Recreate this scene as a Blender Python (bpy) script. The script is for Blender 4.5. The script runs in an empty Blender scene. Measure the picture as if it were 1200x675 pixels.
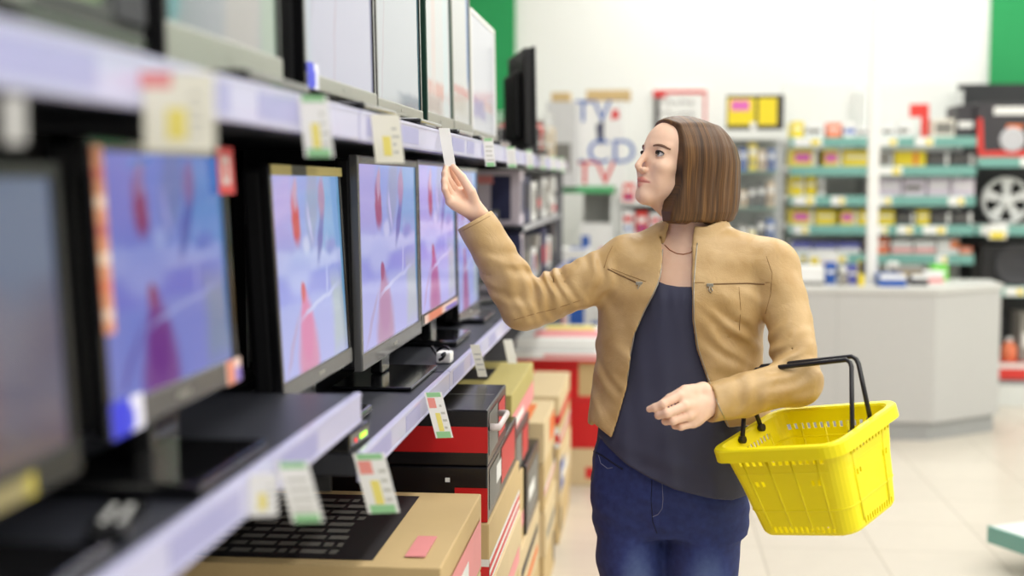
import bpy, bmesh, math, random
import numpy as np
from mathutils import Vector, Matrix
from mathutils.bvhtree import BVHTree

random.seed(7)
SC = bpy.context.scene
COL = SC.collection
H = 1.60                      # eye height of the camera
FPX = 1600.0                  # focal length in pixels of the 1200 px wide frame
TH = math.atan(160.0 / 1600.0)   # the aisle runs along +Y; the camera looks a little to its left
PT = math.atan(122.5 / 1600.0)   # and a little down
CT, ST, CP, SP = math.cos(TH), math.sin(TH), math.cos(PT), math.sin(PT)

# ------------------------------------------------------------------ measuring
def to_world(a, d, z=0.0):
    return Vector((a * CT - d * ST, a * ST + d * CT, z))

def ray(px, py):
    x = (px - 600.0) / FPX
    v = (337.5 - py) / FPX
    d = CP + v * SP
    z = -SP + v * CP
    return to_world(x, d, z)

def onX(px, py, X):
    r = ray(px, py); t = X / r.x
    return Vector((X, r.y * t, H + r.z * t))

def onY(px, py, Y):
    r = ray(px, py); t = Y / r.y
    return Vector((r.x * t, Y, H + r.z * t))

def onZ(px, py, z):
    r = ray(px, py); t = (z - H) / r.z
    return Vector((r.x * t, r.y * t, z))

def W(px, py, d):
    """point at horizontal distance d ahead of the camera, in the camera-yaw frame (a, d, z)"""
    v = (337.5 - py) / FPX
    zz = d * (v * CP - SP) / (CP + v * SP)
    dep = d * CP - zz * SP
    return np.array([(px - 600.0) / FPX * dep, d, H + zz])

# ------------------------------------------------------------------ materials
def s2l(c):
    c = c / 255.0
    return c / 12.92 if c <= 0.04045 else ((c + 0.055) / 1.055) ** 2.4

def rgb(r, g, b):
    return (s2l(r), s2l(g), s2l(b), 1.0)

MATS = {}
def new_mat(name):
    m = bpy.data.materials.new(name)
    m.use_nodes = True
    nt = m.node_tree
    return m, nt, nt.nodes['Principled BSDF']

def mat(name, c, rough=0.5, metal=0.0, vary=0.05, vscale=20.0, bump=0.0, bscale=200.0, coat=0.0, spec=0.5, emit=0.0, alpha=1.0, trans=0.0):
    if name in MATS: return MATS[name]
    m, nt, b = new_mat(name)
    col = rgb(*c)
    b.inputs['Roughness'].default_value = rough
    b.inputs['Metallic'].default_value = metal
    b.inputs['Specular IOR Level'].default_value = spec
    b.inputs['Coat Weight'].default_value = coat
    b.inputs['Coat Roughness'].default_value = 0.08
    b.inputs['Alpha'].default_value = alpha
    b.inputs['Transmission Weight'].default_value = trans
    b.inputs['Base Color'].default_value = col
    tc = nt.nodes.new('ShaderNodeTexCoord')
    if vary > 0:
        n = nt.nodes.new('ShaderNodeTexNoise'); n.inputs['Scale'].default_value = vscale; n.inputs['Detail'].default_value = 4
        nt.links.new(tc.outputs['Object'], n.inputs['Vector'])
        mr = nt.nodes.new('ShaderNodeMapRange')
        mr.inputs['To Min'].default_value = 1 - vary; mr.inputs['To Max'].default_value = 1 + vary
        nt.links.new(n.outputs['Fac'], mr.inputs['Value'])
        vm = nt.nodes.new('ShaderNodeVectorMath'); vm.operation = 'SCALE'
        vm.inputs[0].default_value = col[:3]
        nt.links.new(mr.outputs['Result'], vm.inputs['Scale'])
        nt.links.new(vm.outputs['Vector'], b.inputs['Base Color'])
    if bump > 0:
        n2 = nt.nodes.new('ShaderNodeTexNoise'); n2.inputs['Scale'].default_value = bscale; n2.inputs['Detail'].default_value = 5
        nt.links.new(tc.outputs['Object'], n2.inputs['Vector'])
        bp = nt.nodes.new('ShaderNodeBump'); bp.inputs['Strength'].default_value = bump; bp.inputs['Distance'].default_value = 0.002
        nt.links.new(n2.outputs['Fac'], bp.inputs['Height'])
        nt.links.new(bp.outputs['Normal'], b.inputs['Normal'])
    if emit > 0:
        b.inputs['Emission Color'].default_value = col
        b.inputs['Emission Strength'].default_value = emit
    MATS[name] = m
    return m

def paint(name, base, blobs, rough=0.3, emit=0.0, coat=0.0):
    """UV picture built from soft ellipses ('e') and rectangles ('r'): (kind, u, v, ru, rv, degrees, softness, colour)"""
    if name in MATS: return MATS[name]
    m, nt, b = new_mat(name)
    N, L = nt.nodes.new, nt.links.new
    uv = N('ShaderNodeUVMap')
    cur = None
    top, bot = base if isinstance(base[0], tuple) else (base, base)
    sep = N('ShaderNodeSeparateXYZ'); L(uv.outputs['UV'], sep.inputs[0])
    mx = N('ShaderNodeMix'); mx.data_type = 'RGBA'
    mx.inputs['A'].default_value = rgb(*bot); mx.inputs['B'].default_value = rgb(*top)
    L(sep.outputs['Y'], mx.inputs['Factor'])
    cur = mx.outputs['Result']
    nz = N('ShaderNodeTexNoise'); nz.inputs['Scale'].default_value = 6.0
    L(uv.outputs['UV'], nz.inputs['Vector'])
    wob = N('ShaderNodeVectorMath'); wob.operation = 'MULTIPLY_ADD'
    wob.inputs[1].default_value = (0.05, 0.05, 0) if emit > 0 else (0, 0, 0)
    L(nz.outputs['Color'], wob.inputs[0]); L(uv.outputs['UV'], wob.inputs[2])
    for kind, u, v, ru, rv, deg, soft, c in blobs:
        sub = N('ShaderNodeVectorMath'); sub.operation = 'SUBTRACT'; sub.inputs[1].default_value = (u + (0.025 if emit > 0 else 0), v + (0.025 if emit > 0 else 0), 0)
        L(wob.outputs[0], sub.inputs[0])
        rot = N('ShaderNodeVectorRotate'); rot.rotation_type = 'Z_AXIS'; rot.inputs['Angle'].default_value = math.radians(deg)
        L(sub.outputs[0], rot.inputs['Vector'])
        mu = N('ShaderNodeVectorMath'); mu.operation = 'MULTIPLY'; mu.inputs[1].default_value = (1 / ru, 1 / rv, 0)
        L(rot.outputs[0], mu.inputs[0])
        if kind == 'e':
            le = N('ShaderNodeVectorMath'); le.operation = 'LENGTH'; L(mu.outputs[0], le.inputs[0]); val = le.outputs['Value']
        else:
            ab = N('ShaderNodeVectorMath'); ab.operation = 'ABSOLUTE'; L(mu.outputs[0], ab.inputs[0])
            sp = N('ShaderNodeSeparateXYZ'); L(ab.outputs[0], sp.inputs[0])
            ma = N('ShaderNodeMath'); ma.operation = 'MAXIMUM'; L(sp.outputs['X'], ma.inputs[0]); L(sp.outputs['Y'], ma.inputs[1]); val = ma.outputs[0]
        mr = N('ShaderNodeMapRange'); mr.interpolation_type = 'SMOOTHSTEP'
        mr.inputs['From Min'].default_value = 1 - soft; mr.inputs['From Max'].default_value = 1 + soft
        mr.inputs['To Min'].default_value = 1; mr.inputs['To Max'].default_value = 0
        L(val, mr.inputs['Value'])
        k = N('ShaderNodeMix'); k.data_type = 'RGBA'
        L(mr.outputs['Result'], k.inputs['Factor']); L(cur, k.inputs['A']); k.inputs['B'].default_value = rgb(*c)
        cur = k.outputs['Result']
    b.inputs['Roughness'].default_value = rough
    b.inputs['Coat Weight'].default_value = coat
    if emit > 0:
        b.inputs['Base Color'].default_value = (0.01, 0.01, 0.012, 1)
        L(cur, b.inputs['Emission Color']); b.inputs['Emission Strength'].default_value = emit
    else:
        L(cur, b.inputs['Base Color'])
    MATS[name] = m
    return m

# ------------------------------------------------------------------ mesh building
class MB:
    def __init__(self): self.bm = bmesh.new(); self.uv = self.bm.loops.layers.uv.new('UVMap')
    def box(self, x0, x1, y0, y1, z0, z1, mi=0, bev=0.0, M=None):
        vs = [self.bm.verts.new((x, y, z)) for x in (x0, x1) for y in (y0, y1) for z in (z0, z1)]
        idx = [(0, 1, 3, 2), (4, 6, 7, 5), (0, 4, 5, 1), (2, 3, 7, 6), (0, 2, 6, 4), (1, 5, 7, 3)]
        fs = [self.bm.faces.new([vs[i] for i in f]) for f in idx]
        for f in fs: f.material_index = mi
        if bev > 0:
            es = list({e for f in fs for e in f.edges})
            r = bmesh.ops.bevel(self.bm, geom=es, offset=bev, segments=2, affect='EDGES', profile=0.6)
            for f in r['faces']: f.material_index = mi
            vs = list({v for f in r['faces'] for v in f.verts})
        if M is not None:
            bmesh.ops.transform(self.bm, matrix=M, verts=vs)
        return vs
    def quad(self, pts, mi=0):
        vs = [self.bm.verts.new(p) for p in pts]
        f = self.bm.faces.new(vs); f.material_index = mi
        if len(vs) == 4:
            for l, t in zip(f.loops, ((0, 0), (1, 0), (1, 1), (0, 1))): l[self.uv].uv = t
        return f
    def prism(self, pts2, z0, z1, mi=0, axis='z'):
        def P(u, v, w): return {'z': (u, v, w), 'y': (u, w, v), 'x': (w, u, v)}[axis]
        lo = [self.bm.verts.new(P(u, v, z0)) for u, v in pts2]
        hi = [self.bm.verts.new(P(u, v, z1)) for u, v in pts2]
        n = len(pts2); fs = [self.bm.faces.new(lo[::-1]), self.bm.faces.new(hi)]
        for i in range(n): fs.append(self.bm.faces.new((lo[i], lo[(i + 1) % n], hi[(i + 1) % n], hi[i])))
        for f in fs: f.material_index = mi
    def tube(self, pts, r, mi=0, n=8, closed=False, flat=1.0):
        pts = [Vector(p) for p in pts]; rings = []
        N = len(pts); up = Vector((0, 0, 1))
        for i, p in enumerate(pts):
            a = pts[(i - 1) % N] if (i > 0 or closed) else p
            c = pts[(i + 1) % N] if (i < N - 1 or closed) else p
            t = (c - a).normalized()
            s = t.cross(up)
            if s.length < 0.1: s = t.cross(Vector((1, 0, 0)))
            s.normalize(); w = s.cross(t).normalized()
            rr = r[i] if isinstance(r, (list, tuple)) else r
            rings.append([self.bm.verts.new(p + s * (rr * math.cos(2 * math.pi * k / n)) + w * (rr * flat * math.sin(2 * math.pi * k / n))) for k in range(n)])
        m = N if closed else N - 1
        for i in range(m):
            A, B = rings[i], rings[(i + 1) % N]
            for k in range(n):
                f = self.bm.faces.new((A[k], A[(k + 1) % n], B[(k + 1) % n], B[k])); f.material_index = mi; f.smooth = True
        if not closed:
            for rg in (rings[0][::-1], rings[-1]):
                f = self.bm.faces.new(rg); f.material_index = mi
    def lathe(self, prof, mi=0, n=24, c=(0, 0, 0), axis='z'):
        rings = []
        for r, h in prof:
            ring = []
            for k in range(n):
                u, v = r * math.cos(2 * math.pi * k / n), r * math.sin(2 * math.pi * k / n)
                p = {'z': (u, v, h), 'y': (u, h, v), 'x': (h, u, v)}[axis]
                ring.append(self.bm.verts.new((c[0] + p[0], c[1] + p[1], c[2] + p[2])))
            rings.append(ring)
        for A, B in zip(rings, rings[1:]):
            for k in range(n):
                f = self.bm.faces.new((A[k], A[(k + 1) % n], B[(k + 1) % n], B[k])); f.material_index = mi; f.smooth = True
        for rg in (rings[0], rings[-1]):
            f = self.bm.faces.new(rg); f.material_index = mi
    def build(self, name, mats, parent=None, loc=None, rz=0.0, smooth=False):
        bmesh.ops.recalc_face_normals(self.bm, faces=self.bm.faces)
        me = bpy.data.meshes.new(name); self.bm.to_mesh(me); self.bm.free()
        for m in (mats if isinstance(mats, (list, tuple)) else [mats]): me.materials.append(m)
        if smooth:
            me.polygons.foreach_set('use_smooth', [True] * len(me.polygons))
        o = bpy.data.objects.new(name, me); COL.objects.link(o)
        if parent: o.parent = parent
        if loc is not None: o.location = loc
        o.rotation_euler.z = rz
        return o

def tag(o, label, cat, group=None, kind=None):
    o['label'] = label; o['category'] = cat
    if group: o['group'] = group
    if kind: o['kind'] = kind
    return o

def thing(name, label, cat, loc=(0, 0, 0), rz=0.0, group=None):
    o = bpy.data.objects.new(name, None); COL.objects.link(o)
    o.empty_display_size = 0.05
    o.location = loc; o.rotation_euler.z = rz
    return tag(o, label, cat, group)

def struct(o):
    o['kind'] = 'structure'; return o

def copy_tree(o, parent=None):
    c = o.copy(); COL.objects.link(c)
    if parent: c.parent = parent
    for ch in list(o.children): copy_tree(ch, c)
    return c

def text_obj(name, body, size, mat_, parent, loc, rot, ext=0.0008, align='CENTER'):
    cu = bpy.data.curves.new(name, 'FONT'); cu.body = body; cu.size = size; cu.extrude = ext
    cu.align_x = align; cu.align_y = 'CENTER'
    tmp = bpy.data.objects.new(name, cu); COL.objects.link(tmp)
    dg = bpy.context.evaluated_depsgraph_get()
    me = bpy.data.meshes.new_from_object(tmp.evaluated_get(dg))
    bpy.data.objects.remove(tmp)
    me.materials.clear(); me.materials.append(mat_)
    o = bpy.data.objects.new(name, me); COL.objects.link(o)
    o.parent = parent; o.location = loc; o.rotation_euler = rot
    return o

ORD = ['first', 'second', 'third', 'fourth', 'fifth', 'sixth', 'seventh', 'eighth', 'ninth', 'tenth', 'eleventh', 'twelfth']

# ------------------------------------------------------------------ shared materials
BLACK = mat('black_satin', (16, 16, 19), 0.45, vary=0.1)
SHELFTOP = mat('charcoal_shelf_paint', (46, 48, 56), 0.42, vary=0.06)
BACKP = mat('black_panel', (9, 9, 10), 0.6, vary=0.1)
GLOSSB = mat('black_gloss_plastic', (18, 18, 20), 0.15, vary=0.0, coat=0.5)
GREYB = mat('grey_gloss_plastic', (92, 92, 92), 0.25, vary=0.0, coat=0.3)
SILVER = mat('silver_plastic', (150, 150, 142), 0.3, 0.2, vary=0.03)
RAIL = mat('lavender_price_rail', (190, 190, 222), 0.3, vary=0.03, coat=0.3)
RAILINS = mat('violet_rail_insert', (160, 160, 205), 0.35, vary=0.03)
CARD = mat('white_card', (240, 240, 236), 0.6, vary=0.02)
CREAM = mat('cream_card', (240, 238, 222), 0.6, vary=0.03)
YEL = mat('yellow_print', (238, 215, 40), 0.5, vary=0.03)
GRN = mat('green_print', (60, 170, 80), 0.5, vary=0.03)
REDP = mat('red_print', (214, 40, 42), 0.5, vary=0.03)
PINKP = mat('pink_print', (236, 150, 150), 0.5, vary=0.03)
BLUP = mat('blue_print', (40, 90, 175), 0.5, vary=0.03)
GREYP = mat('grey_print', (120, 118, 112), 0.5, vary=0.03)
DARKP = mat('dark_print', (40, 38, 40), 0.5, vary=0.03)
ORAP = mat('orange_print', (232, 120, 50), 0.5, vary=0.03)
TAN = mat('tan_cardboard', (205, 178, 128), 0.75, vary=0.06, vscale=8, bump=0.1, bscale=60)
TAN2 = mat('pale_cardboard', (216, 194, 152), 0.75, vary=0.06, vscale=8, bump=0.1, bscale=60)
KHAKI = mat('khaki_cardboard', (182, 168, 100), 0.7, vary=0.06, vscale=8)
BOXBLK = mat('black_carton_gloss', (22, 20, 24), 0.25, vary=0.05)
BOXRED = mat('red_carton_gloss', (205, 22, 28), 0.4, vary=0.03)
WHITE = mat('white_paint', (238, 238, 234), 0.5, vary=0.01)
TEAL = mat('teal_shelf_edge', (118, 172, 162), 0.45, vary=0.04)
WSHELF = mat('white_shelf_metal', (225, 228, 224), 0.45, vary=0.02)
CHROME = mat('chrome', (200, 200, 200), 0.2, 1.0, vary=0.0)

# ------------------------------------------------------------------ the setting
def tile_floor():
    m, nt, b = new_mat('beige_floor_tiles')
    N, L = nt.nodes.new, nt.links.new
    tc = N('ShaderNodeTexCoord')
    br = N('ShaderNodeTexBrick')
    br.offset = 0.0; br.inputs['Scale'].default_value = 1.0
    br.inputs['Brick Width'].default_value = 0.5; br.inputs['Row Height'].default_value = 0.5
    br.inputs['Mortar Size'].default_value = 0.004; br.inputs['Mortar Smooth'].default_value = 0.2
    br.inputs['Color1'].default_value = rgb(212, 204, 190); br.inputs['Color2'].default_value = rgb(206, 198, 184)
    br.inputs['Mortar'].default_value = rgb(176, 167, 152)
    L(tc.outputs['Object'], br.inputs['Vector'])
    n = N('ShaderNodeTexNoise'); n.inputs['Scale'].default_value = 9; n.inputs['Detail'].default_value = 6
    L(tc.outputs['Object'], n.inputs['Vector'])
    mr = N('ShaderNodeMapRange'); mr.inputs['To Min'].default_value = 0.94; mr.inputs['To Max'].default_value = 1.05
    L(n.outputs['Fac'], mr.inputs['Value'])
    vm = N('ShaderNodeVectorMath'); vm.operation = 'SCALE'
    L(br.outputs['Color'], vm.inputs[0]); L(mr.outputs['Result'], vm.inputs['Scale'])
    L(vm.outputs[0], b.inputs['Base Color'])
    b.inputs['Roughness'].default_value = 0.28
    return m

WALLM = mat('white_wall_paint', (240, 241, 237), 0.7, vary=0.01, vscale=3)
GREENW = mat('green_wall_panel_paint', (22, 150, 82), 0.6, vary=0.03)
YB = 11.0                       # back wall
m = MB(); m.quad([(-1.75, -3, 0), (7.5, -3, 0), (7.5, YB, 0), (-1.75, YB, 0)]); struct(m.build('floor', tile_floor()))
m = MB(); m.box(-1.75, 7.5, YB, YB + 0.12, 0, 4.2); struct(m.build('wall_back', WALLM))
m = MB(); m.box(-1.87, -1.75, -3, YB + 0.12, 0, 4.2); struct(m.build('wall_left', WALLM))
m = MB(); m.box(7.5, 7.62, -3, YB + 0.12, 0, 4.2); struct(m.build('wall_right', WALLM))
m = MB(); m.box(-1.87, 7.62, -3, YB + 0.12, 4.2, 4.3); struct(m.build('ceiling', WALLM))
# green painted panels on the back wall
gl, gr = onY(540, 0, YB).x, onY(604, 0, YB).x
m = MB(); m.box(gl, gr, YB - 0.04, YB, onY(600, 175, YB).z, 4.2, bev=0.004); struct(m.build('trim_1', GREENW))
m = MB(); m.box(onY(1161, 0, YB).x, 6.2, YB - 0.04, YB, onY(1161, 106, YB).z, 4.2, bev=0.004); struct(m.build('trim_2', GREENW))
m = MB(); m.box(onY(930, 0, YB).x, onY(1159, 0, YB).x, YB - 0.03, YB, onY(1000, 165, YB).z, onY(1000, 107, YB).z, bev=0.004)
struct(m.build('trim_3', WHITE))

# ------------------------------------------------------------------ television shelving along the aisle
XF = -0.51                     # front of the price rails
XBK = -1.08                    # black back panel
Z_UP, Z_NEAR, Z_LOW = 1.731, 1.228, 1.117
RH = 0.056
bays = [(0.55, 2.385, Z_NEAR, 'nearest display shelving bay with the higher black lower shelf'),
        (2.395, 3.47, Z_LOW, 'display shelving bay beside the outstretched sleeve, over the black and red boxes'),
        (3.48, 4.79, Z_LOW, 'display shelving bay behind the raised hand, over the khaki box'),
        (4.80, 6.08, Z_LOW, 'dark display shelving bay just past the raised forearm'),
        (6.09, 7.35, Z_LOW, 'cluttered display shelving bay last but one before the back wall'),
        (7.36, 8.60, Z_LOW, 'farthest display shelving bay, ending short of the white wall')]
for i, (y0, y1, zl, lab) in enumerate(bays):
    t = thing('display_shelving', lab, 'shelf', (XBK, y0, 0), 0, 'black display shelving bays along the aisle')
    ly = y1 - y0
    dx = XF - XBK
    m = MB(); m.box(-0.03, 0.0, 0, ly, 0, 2.3); m.build('back_panel', BACKP, t)
    for zz, nm in ((Z_UP, 'shelf'), (zl, 'shelf')):
        m = MB(); m.box(0.002, dx - 0.012, 0.001, ly - 0.001, zz - 0.045, zz - 0.004, bev=0.003)
        for q in range(1, 6):
            m.box(0.05 * q, 0.05 * q + 0.004, 0.01, ly - 0.01, zz - 0.0045, zz - 0.0032)
        sh = m.build(nm, SHELFTOP, t)
        m = MB()
        m.box(dx - 0.012, dx, 0.0005, ly - 0.0005, zz - RH, zz, 0, 0.0025)
        m.box(dx - 0.001, dx + 0.0015, 0.002, ly - 0.002, zz - 0.007, zz - 0.003, 0)
        m.box(dx - 0.001, dx + 0.0015, 0.002, ly - 0.002, zz - RH + 0.003, zz - RH + 0.007, 0)
        yy = 0.06
        rr = random.Random(i * 11 + int(zz * 100))
        while yy < ly - 0.3:                     # printed inserts behind the clear rail
            w = rr.uniform(0.12, 0.3)
            m.box(dx, dx + 0.0008, yy, min(yy + w, ly - 0.02), zz - RH + 0.011, zz - 0.011, 1)
            yy += w + rr.uniform(0.05, 0.25)
        m.build('price_rail', [RAIL, RAILINS], t)
    m = MB(); m.box(0.0, dx - 0.06, 0.0, 0.004, zl - 0.075, zl - 0.046); m.build('bracket', BLACK, t)
    m = MB(); m.box(0.0, dx - 0.3, 0.0, 0.004, Z_UP - 0.12, Z_UP - 0.046); m.build('bracket', BLACK, t)
    m = MB(); m.box(0.001, 0.03, 0.0, 0.03, 0.0, 2.3); m.build('upright', BLACK, t)
    if i >= 4:                                # a middle shelf for the small goods of the last two bays
        m = MB(); m.box(0.002, dx - 0.05, 0.002, ly - 0.002, 1.395, 1.41, 0, 0.002); m.build('shelf', SHELFTOP, t)
        m = MB(); m.box(dx - 0.0495, dx - 0.045, 0.002, ly - 0.002, 1.385, 1.412, 0, 0.001); m.build('shelf_edge', mat('grey_shelf_edge', (176, 178, 182), 0.4), t)
    if i == 5:
        m = MB(); m.box(0.031, dx - 0.03, ly - 0.012, ly - 0.002, 0.0, 1.04, 0, 0.002); m.box(0.031, dx - 0.03, ly - 0.0019, ly, 0.0, Z_UP - 0.05); m.build('end_panel', mat('grey_end_panel', (112, 114, 120), 0.5), t)

# ------------------------------------------------------------------ televisions
def screen(name, base, blobs, e): return paint(name, base, blobs, rough=0.12, emit=e)

def film(tint, dress, red, e, k):
    """the same broadcast picture on all the lit screens"""
    def mx(c, f=1.0): return tuple(int(max(0, min(255, (a * 0.55 + b * 0.45) * f))) for a, b in zip(c, tint))
    return screen('screen_picture_%d' % k, (mx((140, 165, 225)), mx((195, 190, 235))), [
        ('r', 0.85, 0.8, 0.2, 0.3, 0, 0.5, mx((120, 180, 215))),
        ('r', 0.12, 0.85, 0.14, 0.22, 0, 0.5, mx((190, 170, 225))),
        ('e', 0.55, 0.86, 0.09, 0.22, 12, 0.4, mx((150, 160, 175))),
        ('r', 0.5, 0.55, 0.6, 0.05, 2, 0.5, mx((226, 228, 250))),
        ('r', 0.45, 0.43, 0.5, 0.06, -1, 0.5, mx((140, 140, 225))),
        ('e', 0.3, 0.5, 0.16, 0.1, 0, 0.5, mx((205, 210, 245))),
        ('e', 0.30, 0.78, 0.055, 0.13, -4, 0.35, red),
        ('e', 0.31, 0.90, 0.03, 0.08, 10, 0.4, mx((225, 150, 150))),
        ('e', 0.66, 0.70, 0.035, 0.17, 20, 0.4, mx((70, 70, 150))),
        ('e', 0.70, 0.88, 0.05, 0.1, 10, 0.4, mx((190, 110, 130))),
        ('e', 0.42, 0.64, 0.05, 0.05, 0, 0.5, mx((238, 240, 250))),
        ('r', 0.90, 0.22, 0.12, 0.2, 0, 0.5, mx((195, 205, 170))),
        ('e', 0.17, 0.16, 0.02, 0.16, 35, 0.5, mx(tuple(int((q + 195) / 2) for q in dress))),
        ('e', 0.38, 0.06, 0.14, 0.2, 0, 0.35, tuple(int(q * 0.8 + 38) for q in dress)),
        ('e', 0.37, 0.2, 0.09, 0.16, 0, 0.35, dress),
        ('e', 0.355, 0.31, 0.045, 0.1, 0, 0.35, dress),
        ('r', 0.6, 0.33, 0.25, 0.012, -12, 0.6, mx((232, 234, 250))),
        ('r', 0.72, 0.5, 0.012, 0.14, 10, 0.6, mx((225, 228, 250))),
        ('e', 0.5, 0.74, 0.02, 0.1, -15, 0.5, mx((225, 215, 240))),
        ('e', 0.8, 0.6, 0.08, 0.04, 0, 0.6, mx((120, 130, 200))),
        ('e', 0.34, 0.40, 0.03, 0.05, 0, 0.3, red),
        ('r', 0.985, 0.6, 0.02, 0.4, 0, 0.4, mx((70, 150, 165))),
    ], e)

def tv(label, y0, y1, X, zs, zb, zt, scr, group, tilt=3.0, yaw=0.0, frame=GLOSSB, chin=None, chin_h=0.035, bez=0.016, stickers=(), base='block', thick=0.05, neck=True):
    yc = (y0 + y1) / 2; w = y1 - y0
    t = thing('television', label, 'television', (X, yc, zs), yaw, group)
    zb -= zs; zt -= zs
    hw = w / 2
    M = Matrix.Translation((0, 0, zb)) @ Matrix.Rotation(math.radians(-tilt), 4, 'Y') @ Matrix.Translation((0, 0, -zb))
    m = MB()
    fx0 = -0.016
    zi0, zi1 = zb + chin_h, zt - bez
    # frame bars, front lip standing proud of the glass
    m.box(fx0, 0.004, -hw, -hw + bez, zb, zt, 0, 0.003)
    m.box(fx0, 0.004, hw - bez, hw, zb, zt, 0, 0.003)
    m.box(fx0, 0.004, -hw + bez - 0.002, hw - bez + 0.002, zi1, zt, 0, 0.003)
    m.box(fx0, 0.006, -hw + 0.0005, hw - 0.0005, zb + 0.0005, zi0, 1, 0.004)
    m.box(-thick, fx0 + 0.002, -hw + 0.006, hw - 0.006, zb + 0.006, zt - 0.006, 2, 0.008)
    m.box(-thick - 0.035, -thick + 0.002, -hw * 0.65, hw * 0.65, zb + 0.04, zt - 0.1, 2, 0.015)
    bmesh.ops.transform(m.bm, matrix=M, verts=m.bm.verts)
    m.build('housing', [frame, chin or frame, BLACK], t)
    m = MB()
    m.quad([(0.0, -hw + bez, zi0), (0.0, hw - bez, zi0), (0.0, hw - bez, zi1), (0.0, -hw + bez, zi1)])
    f = m.bm.faces[:][0]
    r = bmesh.ops.extrude_face_region(m.bm, geom=[f])
    bmesh.ops.translate(m.bm, vec=(-0.003, 0, 0), verts=[g for g in r['geom'] if isinstance(g, bmesh.types.BMVert)])
    bmesh.ops.transform(m.bm, matrix=M, verts=m.bm.verts)
    m.build('screen', scr, t)
    if neck:
        m = MB(); m.box(-0.05, -0.02, -0.05, 0.05, 0.008, zb + 0.06, 0, 0.006); m.build('stand_neck', GLOSSB, t)
    if base == 'block':
        m = MB(); m.box(-0.13, 0.075, -min(0.16, hw * 0.6), min(0.16, hw * 0.6), 0.0, 0.016, 0, 0.006); m.build('stand_base', GLOSSB, t)
    elif base == 'oval':
        m = MB(); m.lathe([(0.02, 0.0), (0.13, 0.0), (0.13, 0.008), (0.05, 0.018), (0.02, 0.02)], 0, 32); bmesh.ops.scale(m.bm, vec=(0.75, 1.2, 1), verts=m.bm.verts); bmesh.ops.translate(m.bm, vec=(-0.03, 0, 0), verts=m.bm.verts); m.build('stand_base', GLOSSB, t, smooth=False)
    elif base == 'plate':
        m = MB(); m.box(-0.10, 0.09, -0.26, 0.14, 0.0, 0.007, 0, 0.002); m.build('stand_base', GLOSSB, t)
    # logo bar under the glass
    m = MB(); m.box(0.0055, 0.0068, -0.025, 0.025, zb + chin_h * 0.4, zb + chin_h * 0.6)
    bmesh.ops.transform(m.bm, matrix=M, verts=m.bm.verts); m.build('badge', SILVER, t)
    for (u0, u1, v0, v1, mm) in stickers:
        m = MB()
        ya, yb = -hw + u0 * w, -hw + u1 * w
        za, zc = zb + v0 * (zt - zb), zb + v1 * (zt - zb)
        m.quad([(0.0075, ya, za), (0.0075, yb, za), (0.0075, yb, zc), (0.0075, ya, zc)])
        bmesh.ops.transform(m.bm, matrix=M, verts=m.bm.verts)
        m.build('sticker', mm, t)
    return t

def yX(px, X): return onX(px, 215, X).y
def zX(px, py, X): return onX(px, py, X).z

UG = 'televisions on the upper shelf'
LG = 'lit televisions on the lower shelf'
EM = 1.0
stick_blue = paint('blue_white_sticker', (230, 230, 250), [('r', 0.3, 0.5, 0.3, 0.6, 0, 0.1, (40, 50, 215)), ('r', 0.62, 0.4, 0.1, 0.3, 0, 0.2, (60, 70, 220))], 0.4)
stick_strip = paint('orange_strip_sticker', (225, 150, 110), [('r', 0.5, v, 0.5, 0.03, 0, 0.3, c) for v, c in ((0.1, (240, 210, 190)), (0.25, (225, 120, 80)), (0.4, (250, 225, 200)), (0.55, (190, 90, 80)), (0.7, (245, 215, 190)), (0.85, (215, 110, 90)))], 0.5)
stick_red = paint('red_white_sticker', (226, 70, 75), [('r', 0.5, 0.5, 0.28, 0.3, 0, 0.2, (240, 220, 220)), ('r', 0.5, 0.5, 0.1, 0.16, 0, 0.2, (226, 70, 75))], 0.5)
stick_multi = paint('warm_label_sticker', (232, 200, 190), [('r', 0.3, 0.5, 0.2, 0.6, 0, 0.3, (214, 120, 90)), ('r', 0.8, 0.3, 0.2, 0.3, 0, 0.3, (120, 100, 190))], 0.5)
stick_yel = paint('yellow_label_sticker', (190, 176, 60), [('r', 0.75, 0.5, 0.2, 0.6, 0, 0.3, (140, 130, 90))], 0.5)
stick_top = paint('khaki_strip_sticker', (196, 182, 110), [('r', 0.35, 0.5, 0.1, 0.9, 0, 0.2, (60, 60, 50)), ('r', 0.8, 0.5, 0.2, 0.4, 0, 0.3, (225, 210, 130))], 0.5)

X0 = -0.60
p_near = screen('screen_picture_near', ((90, 100, 150), (130, 110, 125)), [
    ('r', 0.05, 0.8, 0.35, 0.5, 0, 0.5, (110, 78, 110)), ('r', 0.8, 0.75, 0.25, 0.4, 0, 0.5, (85, 112, 160)),
    ('e', 0.45, 0.35, 0.25, 0.3, 0, 0.6, (150, 95, 105)), ('r', 0.85, 0.3, 0.2, 0.25, 0, 0.5, (120, 120, 150))], 0.45)
tv('nearest television on the lower shelf, dim mauve picture and yellow strip underneath', 0.92, yX(83, X0), X0, Z_NEAR, zX(80, 560, X0), zX(80, 190, X0), p_near, LG, frame=BLACK, stickers=((0.05, 0.75, 0.01, 0.08, stick_yel),))
tv('television with sticker strip down its left edge and red sticker in the top corner', yX(118, X0), yX(274, X0), X0, Z_NEAR, zX(128, 516, X0), zX(112, 158, X0),
   film((60, 90, 220), (120, 50, 150), (140, 40, 110), 0.68, 1), LG, chin=GREYB,
   stickers=((0.0, 0.06, 0.35, 0.97, stick_strip), (0.9, 1.06, 0.8, 1.0, stick_red), (0.0, 0.2, 0.0, 0.12, stick_blue), (0.86, 1.0, 0.0, 0.1, stick_multi)))
X2 = -0.655
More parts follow.
